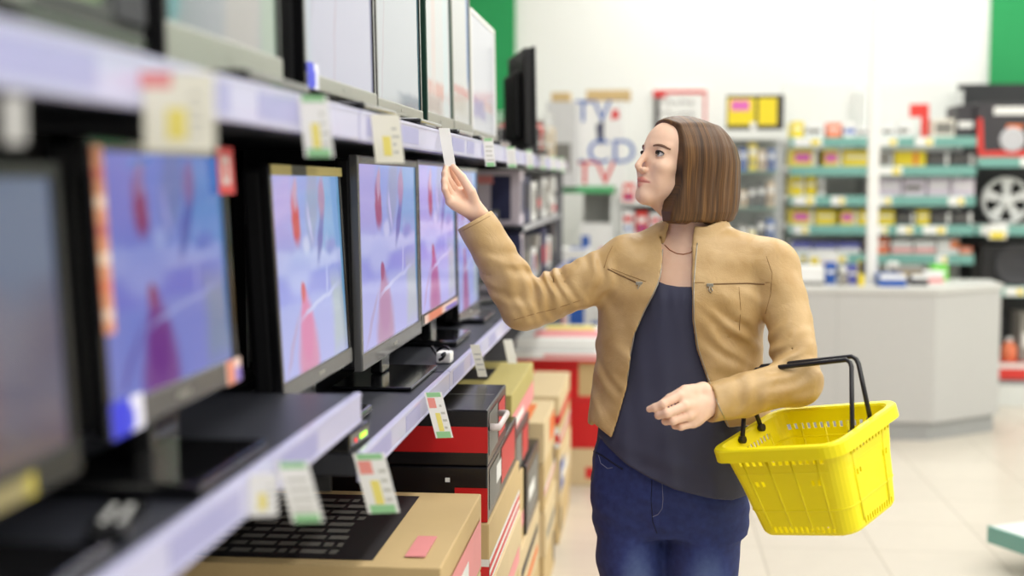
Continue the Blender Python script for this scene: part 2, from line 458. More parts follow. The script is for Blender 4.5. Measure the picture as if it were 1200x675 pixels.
tv('television with khaki label strip across its top, showing a pale pink dress', yX(327, X2), yX(409, X2), X2, Z_LOW, zX(332, 472, X2), zX(322, 192, X2),
   film((150, 165, 235), (214, 120, 170), (205, 70, 80), 0.85, 2), LG, chin=GREYB, stickers=((0.0, 0.99, 0.955, 1.0, stick_top),))
X3 = -0.64
t = tv('large lit television with grey frame left of the hand holding the tag', yX(421, X3), yX(491, X3), X3, Z_LOW, zX(423, 436, X3), zX(421, 181, X3),
   film((150, 150, 235), (170, 110, 165), (160, 60, 120), 0.8, 3), LG, frame=GREYB, chin=GREYB, tilt=1.0, bez=0.02, chin_h=0.04, base='plate')
tv('lit television directly behind the fingers of the raised hand', yX(491.5, X3), yX(535, X3), X3, Z_LOW, zX(492, 384, X3), zX(490, 186, X3),
   film((160, 150, 240), (170, 70, 150), (170, 60, 110), 0.85, 4), LG, tilt=1.0, base='block', stickers=((0.05, 0.95, 0.01, 0.06, stick_multi),))
tv('narrow lit television peeking out below the raised cuff', yX(536, X3), yX(561, X3), X3, Z_LOW, zX(536, 380, X3), zX(536, 195, X3),
   film((130, 150, 235), (160, 70, 150), (170, 60, 110), 0.75, 5), LG, tilt=1.0)
dull = screen('screen_picture_dull', ((150, 150, 170), (120, 115, 150)), [('r', 0.5, 0.7, 0.2, 0.2, 0, 0.5, (215, 190, 200)), ('r', 0.3, 0.3, 0.1, 0.3, 0, 0.4, (90, 90, 140)), ('r', 0.8, 0.3, 0.1, 0.3, 0, 0.4, (190, 190, 205))], 0.7)
tv('small greyish television in the dark bay past the raised forearm', 5.30, 5.68, -0.70, Z_LOW, Z_LOW + 0.07, zX(590, 243, -0.66), dull, LG, yaw=-0.45, tilt=1, frame=BLACK)

# upper row
XU = -0.585
def up(label, p0, p1, scr, h, zb=0.03, **k):
    return tv(label, yX(p0, XU), yX(p1, XU), XU, Z_UP, Z_UP + zb, Z_UP + zb + h, scr, UG, tilt=1.0, **k)
EU = 0.5
up('nearest upper television, green and teal picture cut by the photo edge', -150, 132,
   screen('screen_upper_near', (170, 185, 165), [('r', 0.75, 0.12, 0.3, 0.12, 0, 0.4, (20, 80, 110)), ('r', 0.93, 0.12, 0.06, 0.14, 0, 0.3, (20, 110, 60)), ('r', 0.5, 0.02, 0.5, 0.03, 0, 0.5, (170, 170, 130))], 0.8), 0.36, zb=0.025, frame=BLACK)
t = thing('loudspeaker', 'narrow black loudspeaker between the first two upper televisions', 'speaker', (XU - 0.07, yX(161, XU), Z_UP), 0)
m = MB(); m.box(-0.06, 0.06, -0.058, 0.058, 0, 0.33, 0, 0.006); m.build('cabinet', BLACK, t)
m = MB(); m.box(0.0585, 0.068, -0.05, 0.046, 0.05, 0.32, 0, 0.004); m.build('grille', mat('dark_grey_cloth', (58, 60, 64), 0.8, bump=0.3, bscale=900), t)
m = MB(); m.box(0.059, 0.064, -0.05, 0.046, 0.03, 0.036); m.build('trim_strip', SILVER, t)
up('upper television with teal wedge, grey and beige picture', 194, 330,
   screen('screen_upper_wedge', (176, 178, 184), [('e', 0.02, 0.25, 0.16, 0.35, 20, 0.3, (126, 186, 196)), ('r', 0.35, 0.5, 0.18, 0.6, 8, 0.3, (170, 174, 184)), ('r', 0.68, 0.5, 0.16, 0.6, 6, 0.3, (196, 190, 184)), ('r', 0.93, 0.5, 0.1, 0.6, 0, 0.4, (170, 196, 170))], EU), 0.36, zb=0.012, chin=SILVER, chin_h=0.055, frame=BLACK, neck=False)
up('upper television with plain lavender screen and blue sticker', 357, 440,
   screen('screen_upper_lavender', (208, 208, 234), [('r', 0.12, 0.4, 0.008, 0.5, 14, 0.6, (186, 176, 204)), ('r', 0.42, 0.4, 0.008, 0.6, 7, 0.6, (196, 176, 204)), ('r', 0.03, 0.5, 0.05, 0.7, 0, 0.6, (196, 212, 228))], EU), 0.42, zb=0.03, chin=SILVER, chin_h=0.03, frame=GLOSSB, stickers=((0.0, 0.13, 0.005, 0.11, stick_blue),))
up('upper television with pale grey-blue screen beside the lavender one', 441.5, 494,
   screen('screen_upper_paleblue', (206, 213, 220), [('r', 0.15, 0.35, 0.01, 0.4, 10, 0.6, (196, 186, 196)), ('r', 0.8, 0.02, 0.3, 0.05, 0, 0.5, (90, 120, 150)), ('r', 0.98, 0.5, 0.02, 0.6, 0, 0.5, (80, 130, 140))], EU), 0.46, zb=0.025, chin=SILVER, chin_h=0.03, frame=GLOSSB)
up('upper television with white screen reddish at the bottom, above the hand', 500, 530,
   screen('screen_upper_white', (226, 230, 226), [('r', 0.4, 0.16, 0.4, 0.05, 0, 0.6, (226, 150, 130)), ('r', 0.3, 0.06, 0.3, 0.06, 0, 0.6, (176, 160, 150)), ('r', 0.3, 0.6, 0.08, 0.4, 3, 0.6, (236, 216, 206)), ('r', 0.8, 0.5, 0.1, 0.5, 0, 0.6, (214, 236, 236))], EU), 0.47, zb=0.02, chin=SILVER, chin_h=0.04, frame=mat('dark_green_frame', (30, 60, 50), 0.3))
up('upper television with blue stripe along the right edge of its screen', 531, 552,
   screen('screen_upper_stripe', (214, 216, 210), [('r', 0.93, 0.62, 0.09, 0.33, 0, 0.3, (50, 120, 190)), ('r', 0.4, 0.22, 0.5, 0.03, 0, 0.6, (206, 120, 110)), ('r', 0.4, 0.12, 0.4, 0.06, 0, 0.6, (196, 196, 180))], EU), 0.5, zb=0.02, chin=SILVER, chin_h=0.04, frame=SILVER)
up('farthest pale upper television, lilac patch at the bottom', 553.5, 581,
   screen('screen_upper_lilac', (220, 222, 230), [('r', 0.3, 0.2, 0.25, 0.08, 0, 0.5, (150, 140, 200)), ('r', 0.7, 0.25, 0.2, 0.05, 0, 0.5, (226, 190, 190))], EU), 0.43, zb=0.02, chin=SILVER, chin_h=0.03, frame=WHITE)
tv('last upper television, black screen turned almost edge-on', 6.02, 6.62, -0.56, Z_UP, Z_UP + 0.03, Z_UP + 0.47, mat('black_glass', (14, 14, 16), 0.08, vary=0), UG, yaw=0.22, tilt=1)

# things standing with the televisions
t = thing('set_top_box', 'small black receiver with green display on the lower shelf', 'receiver', (-0.60, 2.47, Z_LOW - 0.003), -0.05)
m = MB(); m.box(-0.09, 0.07, -0.07, 0.07, 0, 0.035, 0, 0.004); m.build('case', GLOSSB, t)
m = MB(); m.box(0.0695, 0.0712, 0.0, 0.045, 0.013, 0.022); m.build('display', mat('green_led', (170, 230, 60), 0.4, emit=1.5), t)
m = MB(); m.box(0.0695, 0.0712, -0.035, -0.027, 0.013, 0.02); m.build('lamp', mat('red_led', (230, 40, 40), 0.4, emit=1.5), t)
t = thing('adapter', 'tangle of white plug and black cable beside the stand plate', 'cable', (-0.55, 3.66, Z_LOW - 0.003), 0)
m = MB(); m.box(-0.02, 0.02, -0.03, 0.03, 0, 0.03, 0, 0.006); m.build('plug', CARD, t)
m = MB()
m.tube([(-0.02 + 0.03 * math.cos(a), 0.02 + 0.09 * math.sin(a * 0.7), 0.012 + 0.02 * abs(math.sin(a * 1.3)) ) for a in [q * 0.35 for q in range(22)]], 0.004); m.build('cable', BLACK, t)
t = thing('remote_control', 'dark remote control lying on the nearest shelf', 'remote', (-0.575, 1.42, Z_NEAR - 0.0028), 0.2)
m = MB(); m.box(-0.022, 0.022, -0.07, 0.07, 0, 0.016, 0, 0.006); m.build('case', GLOSSB, t)
m = MB()
for r_ in range(4):
    for c_ in range(2): m.lathe([(0.004, 0.0155), (0.004, 0.018), (0.002, 0.0185)], 0, 10, (-0.009 + c_ * 0.018, -0.04 + r_ * 0.022, 0))
m.build('buttons', CARD, t)

# ------------------------------------------------------------------ price tags
TYEL = mat('tag_yellow_print', (240, 226, 120), 0.6, vary=0.02)
TGRN = mat('tag_green_print', (150, 205, 150), 0.6, vary=0.02)
TRED = mat('tag_red_print', (236, 150, 140), 0.6, vary=0.02)
TGRY = mat('tag_grey_print', (196, 196, 186), 0.6, vary=0.02)
def price_tag(label, px, pyTop, pyBot, wpx, kind, X=XF, zr=None, yaw=0.25, lean=0.0, group='price tags hanging from the rails'):
    c = onX(px, pyTop, X)
    b = onX(px, pyBot, X)
    sc = FPX / c.y
    w = wpx / sc; h = c.z - b.z
    t = thing('price_tag', label, 'price tag', (X + 0.002, c.y, b.z), yaw, group)
    m = MB()
    m.box(0.0, w, -0.0012, 0.0012, 0, h, 0)
    lean = abs(lean)
    for v in m.bm.verts: v.co.x += lean * (h - v.co.z)
    m.build('card', CREAM if 'cream' in kind else CARD, t)
    m = MB()
    def pr(u0, u1, v0, v1, mi):
        m.quad([(u0 * w + lean * (1 - v0) * h, -0.0016, v0 * h), (u1 * w + lean * (1 - v0) * h, -0.0016, v0 * h), (u1 * w + lean * (1 - v1) * h, -0.0016, v1 * h), (u0 * w + lean * (1 - v1) * h, -0.0016, v1 * h)], mi)
    rr = random.Random(int(px * 7 + pyTop))
    if 'yellow' in kind: pr(0.32, 0.6, 0.15, 0.55, 0)
    if 'green' in kind: pr(0.1, 0.9, 0.0, 0.14, 1); pr(0.1, 0.9, 0.9, 1.0, 1)
    if 'red' in kind: pr(0.08, 0.5, 0.66, 0.88, 2)
    if 'pink' in kind: pr(-0.05, 0.4, 0.8, 1.0, 3)
    for q in range(0 if kind == 'plain' else 4):
        v = 0.2 + q * 0.16
        pr(0.66 if 'yellow' in kind else 0.15, rr.uniform(0.78, 0.95), v, v + 0.05, 4)
    if len(m.bm.verts): m.build('print', [TYEL, TGRN, TRED, PINKP, TGRY], t)
    else: m.bm.free()
    return t

price_tag('white tag at the near end of the upper rail, cut by the photo edge', 2, 112, 168, 22, 'plain')
price_tag('big cream price tag on the upper rail above the sticker-edged television', 165, 84, 178, 84, 'cream yellow pink')
price_tag('white price tag on the upper rail above the khaki-striped television', 348, 112, 184, 34, 'green yellow', lean=-0.1)
price_tag('cream price tag on the upper rail above the grey framed television', 433, 134, 191, 34, 'cream yellow', lean=-0.1)
TAG_HAND = price_tag('white price tag pinched between thumb and fingertips of the raised hand', 513, 150, 195, 13, 'plain', lean=-0.16)
for px, a, b, w, lab in ((565, 162, 195, 12, 'white price tag on the upper rail just right of the raised fingertips'),
                         (592, 172, 196, 11, 'white price tag second to the right of the raised fingertips'),
                         (615, 176, 197, 8, 'white price tag third to the right of the raised fingertips'),
                         (631, 180, 198, 7, 'white price tag fourth to the right of the raised fingertips'),
                         (644, 183, 200, 7, 'white price tag fifth to the right of the raised fingertips'),
                         (654, 185, 201, 7, 'white price tag at the far end of the upper rail')):
    price_tag(lab, px, a, b, w, 'green', lean=-0.1)
price_tag('white label with yellow square on the nearest lower rail', 290, 556, 606, 34, 'yellow')
price_tag('white and green price tag on the nearest lower rail beside the yellow-square label', 322, 542, 614, 38, 'green', lean=-0.25)
price_tag('price tag with red patch on the corner of the lower rail above the tan box', 412, 532, 603, 38, 'red yellow green', lean=-0.25)
price_tag('price tag with red patch hanging in front of the black and red box', 496, 460, 514, 21, 'red yellow green', lean=-0.25)
price_tag('pale price tag on the lower rail above the khaki box', 550, 404, 442, 11, 'cream', lean=-0.25)
price_tag('farthest lower-rail price tag, hanging under the bent elbow', 589, 398, 426, 11, 'plain', lean=-0.2)

# ------------------------------------------------------------------ cartons under the shelves
BG = 'stacked cartons under the television shelves'
def carton(label, x0, x1, y0, y1, z0, z1, base, prints=(), extra=None, rz=0.0, name='carton', cat='box', group=BG, tape=True):
    cx, cy = (x0 + x1) / 2, (y0 + y1) / 2
    o_mats = [base]
    m = MB()
    hx, hy, hz = (x1 - x0) / 2, (y1 - y0) / 2, z1 - z0
    m.box(-hx, hx, -hy, hy, 0.0003, hz - 0.0003, 0, 0.004)
    e = 0.0005
    for face, u0, u1, v0, v1, mm in prints:
        e += 0.00025 if len(prints) < 16 else 0.00004
        if mm not in o_mats: o_mats.append(mm)
        k = o_mats.index(mm)
        if face == 'front':
            a, b = -hx + u0 * 2 * hx, -hx + u1 * 2 * hx
            m.quad([(a, -hy - e, v0 * hz), (b, -hy - e, v0 * hz), (b, -hy - e, v1 * hz), (a, -hy - e, v1 * hz)], k)
        elif face == 'side':
            a, b = -hy + u0 * 2 * hy, -hy + u1 * 2 * hy
            m.quad([(hx + e, a, v0 * hz), (hx + e, b, v0 * hz), (hx + e, b, v1 * hz), (hx + e, a, v1 * hz)], k)
        else:
            a, b = -hx + u0 * 2 * hx, -hx + u1 * 2 * hx
            c, d = -hy + v0 * 2 * hy, -hy + v1 * 2 * hy
            m.quad([(a, c, hz + e), (b, c, hz + e), (b, d, hz + e), (a, d, hz + e)], k)
    o = m.build(name, o_mats, None, (cx, cy, z0), rz)
    tag(o, label, cat, group)
    return o

def small_print(face, u0, u1, v0, v1, n, mm, seed=1):
    rr = random.Random(seed); out = []
    for q in range(n):
        va = v0 + (v1 - v0) * q / n; vb = va + (v1 - v0) / n * 0.55
        u = u0
        while u < u1 - 0.02:
            w = rr.uniform(0.02, 0.1)
            out.append((face, u, min(u + w, u1), va, vb, mm)); u += w + 0.015
    return out

XS = -0.40
XL = -1.0
# A: near tan stack
carton('big tan carton with black printed panel on top, nearest the camera', XL, XS, 2.60, 3.25, 0.66, 0.848, TAN,
       [('top', 0.02, 0.76, 0.06, 0.93, DARKP)] + small_print('top', 0.05, 0.62, 0.12, 0.88, 9, GREYP, 3)
       + [('side', 0.05, 0.95, 0.1, 0.72, PINKP), ('side', 0.1, 0.6, 0.3, 0.5, CARD), ('top', 0.86, 0.93, 0.1, 0.35, PINKP)])
carton('tan carton directly under the one with the black panel', XL, XS, 2.62, 3.24, 0.44, 0.66, TAN2, [('side', 0.1, 0.9, 0.2, 0.5, REDP)])
carton('bottom tan carton of the nearest stack', XL, XS, 2.61, 3.25, 0.0, 0.44, TAN, [('side', 0.1, 0.9, 0.2, 0.4, REDP)])
# B: black and red
b1 = carton('upper black carton with broad red band on the end', XL, XS, 3.385, 3.83, 0.886, 1.03, BOXBLK,
       [('front', 0, 1, 0.24, 0.70, BOXRED), ('side', 0.06, 0.5, 0.15, 0.9, GREYP), ('side', 0.55, 0.9, 0.2, 0.85, BOXRED), ('top', 0.02, 0.98, 0.55, 0.56, GREYP)])
m = MB()
hy = 0.222
m.tube([(0.301, -hy + 0.03, 0.095), (0.325, -hy + 0.035, 0.095), (0.325, hy - 0.2, 0.095), (0.301, hy - 0.195, 0.095)], 0.006, flat=1.6)
hd = m.build('handle', mat('clear_white_plastic', (236, 226, 224), 0.3), b1); hd['label'] = 'white plastic carry handle'
carton('lower black carton with thin red edge, under the red-banded one', XL, XS, 3.38, 4.14, 0.744, 0.885, BOXBLK,
       [('front', 0, 1, 0.0, 0.1, BOXRED), ('front', 0.86, 1.0, 0.0, 0.62, BOXRED), ('side', 0.05, 0.35, 0.15, 0.9, GREYP), ('side', 0.42, 0.9, 0.2, 0.9, BOXRED), ('side', 0.25, 0.4, 0.4, 0.75, CARD), ('front', 0.82, 0.84, 0.72, 0.8, CARD)])
carton('tan carton with red and white tape under the black cartons', XL, XS + 0.005, 3.37, 4.17, 0.585, 0.743, TAN, [('side', 0.0, 1.0, 0.0, 0.42, CARD), ('side', 0.0, 1.0, 0.06, 0.15, REDP), ('side', 0.0, 1.0, 0.24, 0.34, REDP), ('front', 0.9, 1.0, 0.0, 0.42, CARD), ('front', 0.9, 1.0, 0.1, 0.3, REDP)])
carton('tan carton with pink print two below the black cartons', XL, XS + 0.012, 3.37, 4.18, 0.42, 0.584, TAN2, [('side', 0.05, 0.9, 0.15, 0.45, PINKP)])
carton('tan carton with two red stripes near the foot of the second stack', XL, XS + 0.005, 3.37, 4.18, 0.22, 0.419, TAN, [('side', 0.0, 1.0, 0.2, 0.32, REDP), ('side', 0.0, 1.0, 0.45, 0.55, REDP)])
carton('bottom tan carton of the second stack', XL, XS + 0.01, 3.37, 4.18, 0.0, 0.219, TAN2, [('side', 0.1, 0.9, 0.3, 0.5, REDP)])
# D
carton('khaki carton with dark stamp on top, behind the black cartons', XL, -0.425, 4.24, 5.05, 0.80, 0.935, KHAKI, [('top', 0.55, 0.8, 0.4, 0.75, DARKP), ('side', 0, 1, 0.0, 0.5, PINKP), ('side', 0.1, 0.5, 0.1, 0.3, CARD)])
carton('dark carton with red corner patch under the khaki one', XL, -0.415, 4.26, 4.75, 0.66, 0.799, BOXBLK, [('side', 0.5, 0.9, 0.1, 0.8, BOXRED), ('side', 0.05, 0.4, 0.2, 0.9, GREYP)])
carton('plain black carton in the middle of the third stack', XL, XS, 4.50, 5.0, 0.42, 0.655, BOXBLK, [('side', 0.1, 0.9, 0.15, 0.85, GREYP), ('side', 0.15, 0.6, 0.4, 0.6, CARD)])
carton('tan carton beside the plain black one, lower down in the third stack', XL, XS - 0.01, 4.22, 4.48, 0.42, 0.655, TAN, [('side', 0, 1, 0.2, 0.4, PINKP)])
carton('tan carton low in the third stack', XL, XS, 4.22, 5.03, 0.20, 0.419, TAN2, [('side', 0.1, 0.9, 0.2, 0.35, ORAP), ('side', 0.1, 0.9, 0.55, 0.7, DARKP)])
carton('bottom carton of the third stack', XL, XS, 4.22, 5.03, 0.0, 0.199, TAN)
# F
carton('tan carton with orange top print in the fourth stack', XL, -0.385, 5.08, 5.62, 0.54, 0.70, TAN2, [('top', 0.68, 0.9, 0.1, 0.8, ORAP), ('side', 0.5, 1.0, 0.2, 0.8, ORAP)])
carton('tan carton with red tape below the orange-print one', XL, -0.385, 5.08, 5.65, 0.36, 0.539, TAN, [('side', 0.0, 1.0, 0.3, 0.5, CARD), ('side', 0.0, 1.0, 0.35, 0.42, REDP), ('side', 0.8, 0.95, 0.5, 0.9, DARKP)])
carton('tan carton second from the floor in the fourth stack', XL, -0.38, 5.08, 5.65, 0.18, 0.359, TAN2, [('side', 0.1, 0.9, 0.3, 0.5, GREYP)])
carton('bottom carton of the fourth stack', XL, -0.385, 5.08, 5.65, 0.0, 0.179, TAN, [('side', 0.8, 0.95, 0.2, 0.9, DARKP)])
# G
carton('tan carton with half red lid in the fifth stack', XL, -0.385, 5.95, 6.75, 0.54, 0.665, TAN2, [('top', 0.0, 0.72, 0.05, 0.98, BOXRED), ('front', 0.55, 1.0, 0.0, 0.3, REDP), ('side', 0, 1, 0.0, 0.35, REDP)])
carton('tan carton with white and red stripes below the red-lid one', XL, -0.385, 5.95, 6.75, 0.39, 0.539, TAN, [('front', 0.6, 1.0, 0.3, 0.9, CARD), ('front', 0.6, 1.0, 0.45, 0.7, REDP), ('side', 0.0, 1.0, 0.3, 0.6, CARD), ('side', 0.0, 1.0, 0.35, 0.5, REDP)])
carton('tan carton with blue and white strap in the fifth stack', XL, -0.38, 5.95, 6.75, 0.19, 0.389, TAN2, [('side', 0.0, 0.3, 0.2, 0.9, BLUP), ('side', 0.1, 0.7, 0.4, 0.6, CARD)])
carton('bottom carton of the fifth stack', XL, -0.385, 5.95, 6.75, 0.0, 0.189, TAN, [('side', 0.05, 0.2, 0.2, 0.8, DARKP)])
# H: stack across the end
HG = 'cartons stacked at the end of the aisle'
carton('tan top carton of the end stack, just left of the jacket hem', -0.62, 0.12, 7.15, 7.75, 0.46, 0.66, TAN, [('front', 0, 0.35, 0.0, 1.0, BOXRED), ('front', 0.35, 1, 0.0, 0.1, REDP)], group=HG)
carton('red carton in the middle of the end stack', -0.62, 0.12, 7.15, 7.75, 0.20, 0.459, BOXRED, [('front', 0.55, 0.62, 0.2, 0.8, CARD)], group=HG)
carton('tan bottom carton of the end stack standing on the floor', -0.62, 0.12, 7.15, 7.75, 0.0, 0.199, TAN2, [('front', 0.4, 0.7, 0.2, 0.5, REDP)], group=HG)
carton('flat white carton with red rim on the end stack', -0.72, 0.16, 7.12, 7.8, 0.661, 0.715, CARD, [('front', 0, 1, 0.0, 0.3, REDP), ('top', 0.05, 0.5, 0.1, 0.9, GREYP), ('front', 0.2, 0.8, 0.45, 0.8, PINKP)], group=HG)
carton('flat white box with blue stripes lying on top of the end stack', -0.7, 0.10, 7.2, 7.95, 0.716, 0.775, CARD, [('top', 0.72, 0.8, 0.05, 0.95, BLUP), ('top', 0.86, 0.92, 0.05, 0.95, BLUP), ('top', 0.1, 0.6, 0.15, 0.6, PINKP), ('top', 0.15, 0.5, 0.65, 0.9, YEL), ('front', 0.7, 0.95, 0.2, 0.8, BLUP)], group=HG)

# ------------------------------------------------------------------ goods at the far end of the aisle shelving
def goods(label, px0, px1, py0, py1, Y, depth, base, prints=(), name='product_box', cat='box', group=None):
    a = onY(px0, py1, Y); b = onY(px1, py0, Y)
    return carton(label, a.x, b.x, Y, Y + depth, a.z, b.z, base, prints, name=name, cat=cat, group=group)

LIL = mat('lilac_white_carton', (216, 206, 218), 0.5, vary=0.03)
WBOX = mat('white_carton', (232, 232, 230), 0.5, vary=0.03)
YBOX = mat('yellow_carton', (240, 216, 40), 0.5, vary=0.03)
MAG = mat('magenta_print', (226, 110, 190), 0.5, vary=0.02)
GBOX = mat('grey_carton', (150, 146, 140), 0.5, vary=0.04)
DBOX = mat('dark_carton', (58, 56, 60), 0.5, vary=0.05)
OBOX = mat('orange_carton', (236, 130, 90), 0.5, vary=0.03)
VBOX = mat('violet_carton', (92, 96, 178), 0.5, vary=0.03)
RBOX = mat('red_carton', (220, 58, 50), 0.5, vary=0.03)
NAVY = mat('navy_carton', (44, 48, 84), 0.5, vary=0.04)

def shelf_goods(label, X0, X1, Y0, Y1, z0, h, base, prints=(), name='product_box', cat='box', group='goods in the far shelving bays'):
    return carton(label, X0, X1, Y0, Y1, z0, z0 + h, base, prints, name=name, cat=cat, group=group)

zl = Z_LOW - 0.0035
bay_goods = [
 # label, y0, y1, z, h, base, prints
 ('tall navy and lilac package standing nearest on the lower level of the cluttered bay', 6.14, 6.27, zl, 0.262, LIL, [('front', 0.5, 1, 0.0, 1.0, NAVY), ('side', 0.0, 0.4, 0.1, 0.9, NAVY)]),
 ('dark square appliance carton with orange band, lower level of the cluttered bay', 6.34, 6.70, zl, 0.24, DBOX, [('side', 0.1, 0.8, 0.3, 0.7, GREYP), ('front', 0.2, 0.8, 0.2, 0.4, ORAP)]),
 ('low carton printed blue and orange, lower level of the cluttered bay', 6.78, 6.98, zl, 0.16, WBOX, [('side', 0.1, 0.5, 0.2, 0.8, BLUP), ('side', 0.55, 0.9, 0.3, 0.8, ORAP), ('front', 0.2, 0.9, 0.2, 0.8, REDP)]),
 ('plain grey carton, far side of the lower level of the cluttered bay', 7.05, 7.28, zl, 0.22, GBOX, [('side', 0.1, 0.8, 0.3, 0.7, DARKP)]),
 ('lilac and navy carton nearest on the middle level of the cluttered bay', 6.14, 6.30, 1.4105, 0.25, LIL, [('front', 0.4, 0.8, 0.1, 0.9, NAVY), ('front', 0.1, 0.45, 0.75, 0.9, PINKP), ('side', 0.1, 0.8, 0.2, 0.8, NAVY)]),
 ('black appliance on the middle level of the cluttered bay', 6.36, 6.66, 1.4105, 0.23, NAVY, [('side', 0.1, 0.7, 0.3, 0.8, DARKP), ('front', 0.3, 0.7, 0.3, 0.5, GREYP)]),
 ('cream kettle carton on the middle level of the cluttered bay', 6.74, 7.02, 1.4105, 0.2, WBOX, [('side', 0.2, 0.7, 0.2, 0.8, GREYP), ('front', 0.3, 0.8, 0.3, 0.7, YEL)]),
 ('dark red striped carton on the middle level of the cluttered bay', 7.08, 7.28, 1.4105, 0.22, DBOX, [('side', 0.1, 0.9, 0.3, 0.5, REDP)]),
 ('dark carton nearest on the lower level of the farthest bay', 7.42, 7.72, zl, 0.24, NAVY, [('side', 0.1, 0.6, 0.2, 0.6, REDP)]),
 ('orange and white carton on the lower level of the farthest bay', 7.80, 8.05, zl, 0.18, WBOX, [('side', 0.1, 0.5, 0.2, 0.8, ORAP), ('front', 0.2, 0.8, 0.2, 0.8, BLUP)]),
 ('black and grey carton last on the lower level of the farthest bay', 8.15, 8.5, zl, 0.25, DBOX, [('side', 0.1, 0.8, 0.3, 0.7, GREYP)]),
 ('white carton nearest on the middle level of the farthest bay', 7.44, 7.74, 1.4105, 0.22, WBOX, [('side', 0.2, 0.8, 0.2, 0.8, GREYP), ('front', 0.1, 0.9, 0.6, 0.9, YEL)]),
 ('grey carton on the middle level of the farthest bay', 7.82, 8.1, 1.4105, 0.2, GBOX, [('side', 0.1, 0.9, 0.4, 0.7, CARD)]),
 ('striped white and red carton last on the middle level of the farthest bay', 8.18, 8.5, 1.4105, 0.24, WBOX, [('side', 0.1, 0.9, 0.1, 0.25, REDP), ('side', 0.1, 0.9, 0.45, 0.6, GREYP), ('front', 0.1, 0.9, 0.5, 0.8, BLUP)]),
]
for lab, ya, yb, z_, h_, base_, pr_ in bay_goods:
    shelf_goods(lab, -0.80, -0.575, ya, yb, z_, h_, base_, pr_)
# on the upper shelf past the televisions
zu = Z_UP - 0.0035
def cage(label, x0, x1, y0, y1, z0, z1):
    t = thing('wire_basket', label, 'basket', ((x0 + x1) / 2, (y0 + y1) / 2, z0), 0)
    hx, hy, h = (x1 - x0) / 2, (y1 - y0) / 2, z1 - z0
    m = MB()
    for z in [0.005, h * 0.33, h * 0.66, h]:
        m.tube([(-hx, -hy, z), (hx, -hy, z), (hx, hy, z), (-hx, hy, z)], 0.004, closed=True, n=6)
    for k in range(5):
        f = -1 + k * 0.5
        for p, q in (((f * hx, -hy), None), ((f * hx, hy), None), ((-hx, f * hy), None), ((hx, f * hy), None)):
            m.tube([(p[0], p[1], 0.003), (p[0], p[1], h)], 0.003, n=6)
    m.build('wire_frame', WSHELF, t)
    m = MB(); m.box(-hx, hx, -hy, hy, 0.001, 0.005); m.build('tray', WSHELF, t)
cage('grey wire basket holding small dark packs on the far end of the upper shelf', -0.84, -0.53, 7.0, 7.6, zu, zu + 0.24)
for k, (c, lab) in enumerate(((DBOX, 'dark pack nearest in the grey wire basket'), (RBOX, 'red pack in the middle of the grey wire basket'), (GBOX, 'grey pack farthest in the grey wire basket'))):
    shelf_goods(lab, -0.80, -0.57, 7.04 + k * 0.19, 7.2 + k * 0.19, zu + 0.0055, 0.15 + 0.03 * k, c, [('side', 0.2, 0.8, 0.2, 0.7, GREYP)], group='packs in the wire basket')
shelf_goods('brown carton on the upper shelf behind the wire basket', -0.8, -0.56, 7.8, 8.2, zu, 0.2, TAN, [('side', 0.1, 0.6, 0.3, 0.8, GREYP)], group=None)

# ------------------------------------------------------------------ LCD television cartons against the back wall
YC = 9.7
def px_box(p0, p1, q0, q1, Y):
    a = onY(p0, q1, Y); b = onY(p1, q0, Y); return a.x, b.x, a.z, b.z
x0, x1, z0, z1 = px_box(640, 721, 222, 226, YC)
t = thing('display_plinth', 'grey plinth with green shelf edge under the big white television carton', 'plinth', ((x0 + x1) / 2, YC + 0.3, 0), 0)
hx = (x1 - x0) / 2
ztop = onY(700, 219, YC).z
m = MB(); m.box(-hx + 0.25, hx, 0.02, 0.3, 0.0, ztop - 0.04); m.build('back_board', mat('grey_board', (186, 186, 180), 0.6), t)
m = MB(); m.box(-hx, hx, -0.3, 0.3, ztop - 0.04, ztop, 0, 0.003); m.build('shelf', WSHELF, t)
m = MB(); m.box(-hx, hx, -0.312, -0.3005, ztop - 0.045, ztop + 0.005, 0, 0.002); m.build('shelf_edge', mat('leaf_green_edge', (80, 172, 110), 0.45), t)
m = MB(); m.box(-hx, hx, -0.3, 0.3, 0.40, 0.44, 0, 0.003); m.build('shelf', WSHELF, t)
m = MB(); m.box(-hx + 0.0, -hx + 0.03, -0.28, 0.28, 0, ztop - 0.041); m.box(hx - 0.03, hx, -0.28, 0.28, 0, ztop - 0.041); m.build('side_panel', WSHELF, t)
x0, x1, z0, z1 = px_box(664, 731, 118, 219, YC)
t = thing('television_carton', 'big white carton with blue and red LCD TV lettering by the back wall', 'box', ((x0 + x1) / 2, YC + 0.12, ztop), 0)
hx = (x1 - x0) / 2; hz = z1 - ztop
m = MB(); m.box(-hx, hx, -0.1, 0.14, 0.0004, hz, 0, 0.006)
m.quad([(hx * 0.1, -0.1008, hz * 0.5), (hx * 0.3, -0.1008, hz * 0.5), (hx * 0.3, -0.1008, hz * 0.78), (hx * 0.02, -0.1008, hz * 0.72)], 1)
m.quad([(hx * 0.55, -0.1008, hz * 0.78), (hx * 0.85, -0.1008, hz * 0.8), (hx * 0.8, -0.1008, hz * 0.9), (hx * 0.6, -0.1008, hz * 0.9)], 2)
m.build('carton_body', [WBOX, NAVY, REDP], t)
RX = (math.pi / 2, 0, 0)
text_obj('lettering', 'TV', 0.22, BLUP, t, (-hx * 0.1, -0.1005, hz * 0.87), RX)
text_obj('lettering', 'LCD', 0.24, BLUP, t, (hx * 0.28, -0.1005, hz * 0.40), RX)
text_obj('lettering', 'TV', 0.24, REDP, t, (0.0, -0.1005, hz * 0.15), RX)
goods('flat brown carton lying on top of the LCD television carton', 687, 739, 105, 117.6, YC + 0.04, 0.2, TAN)
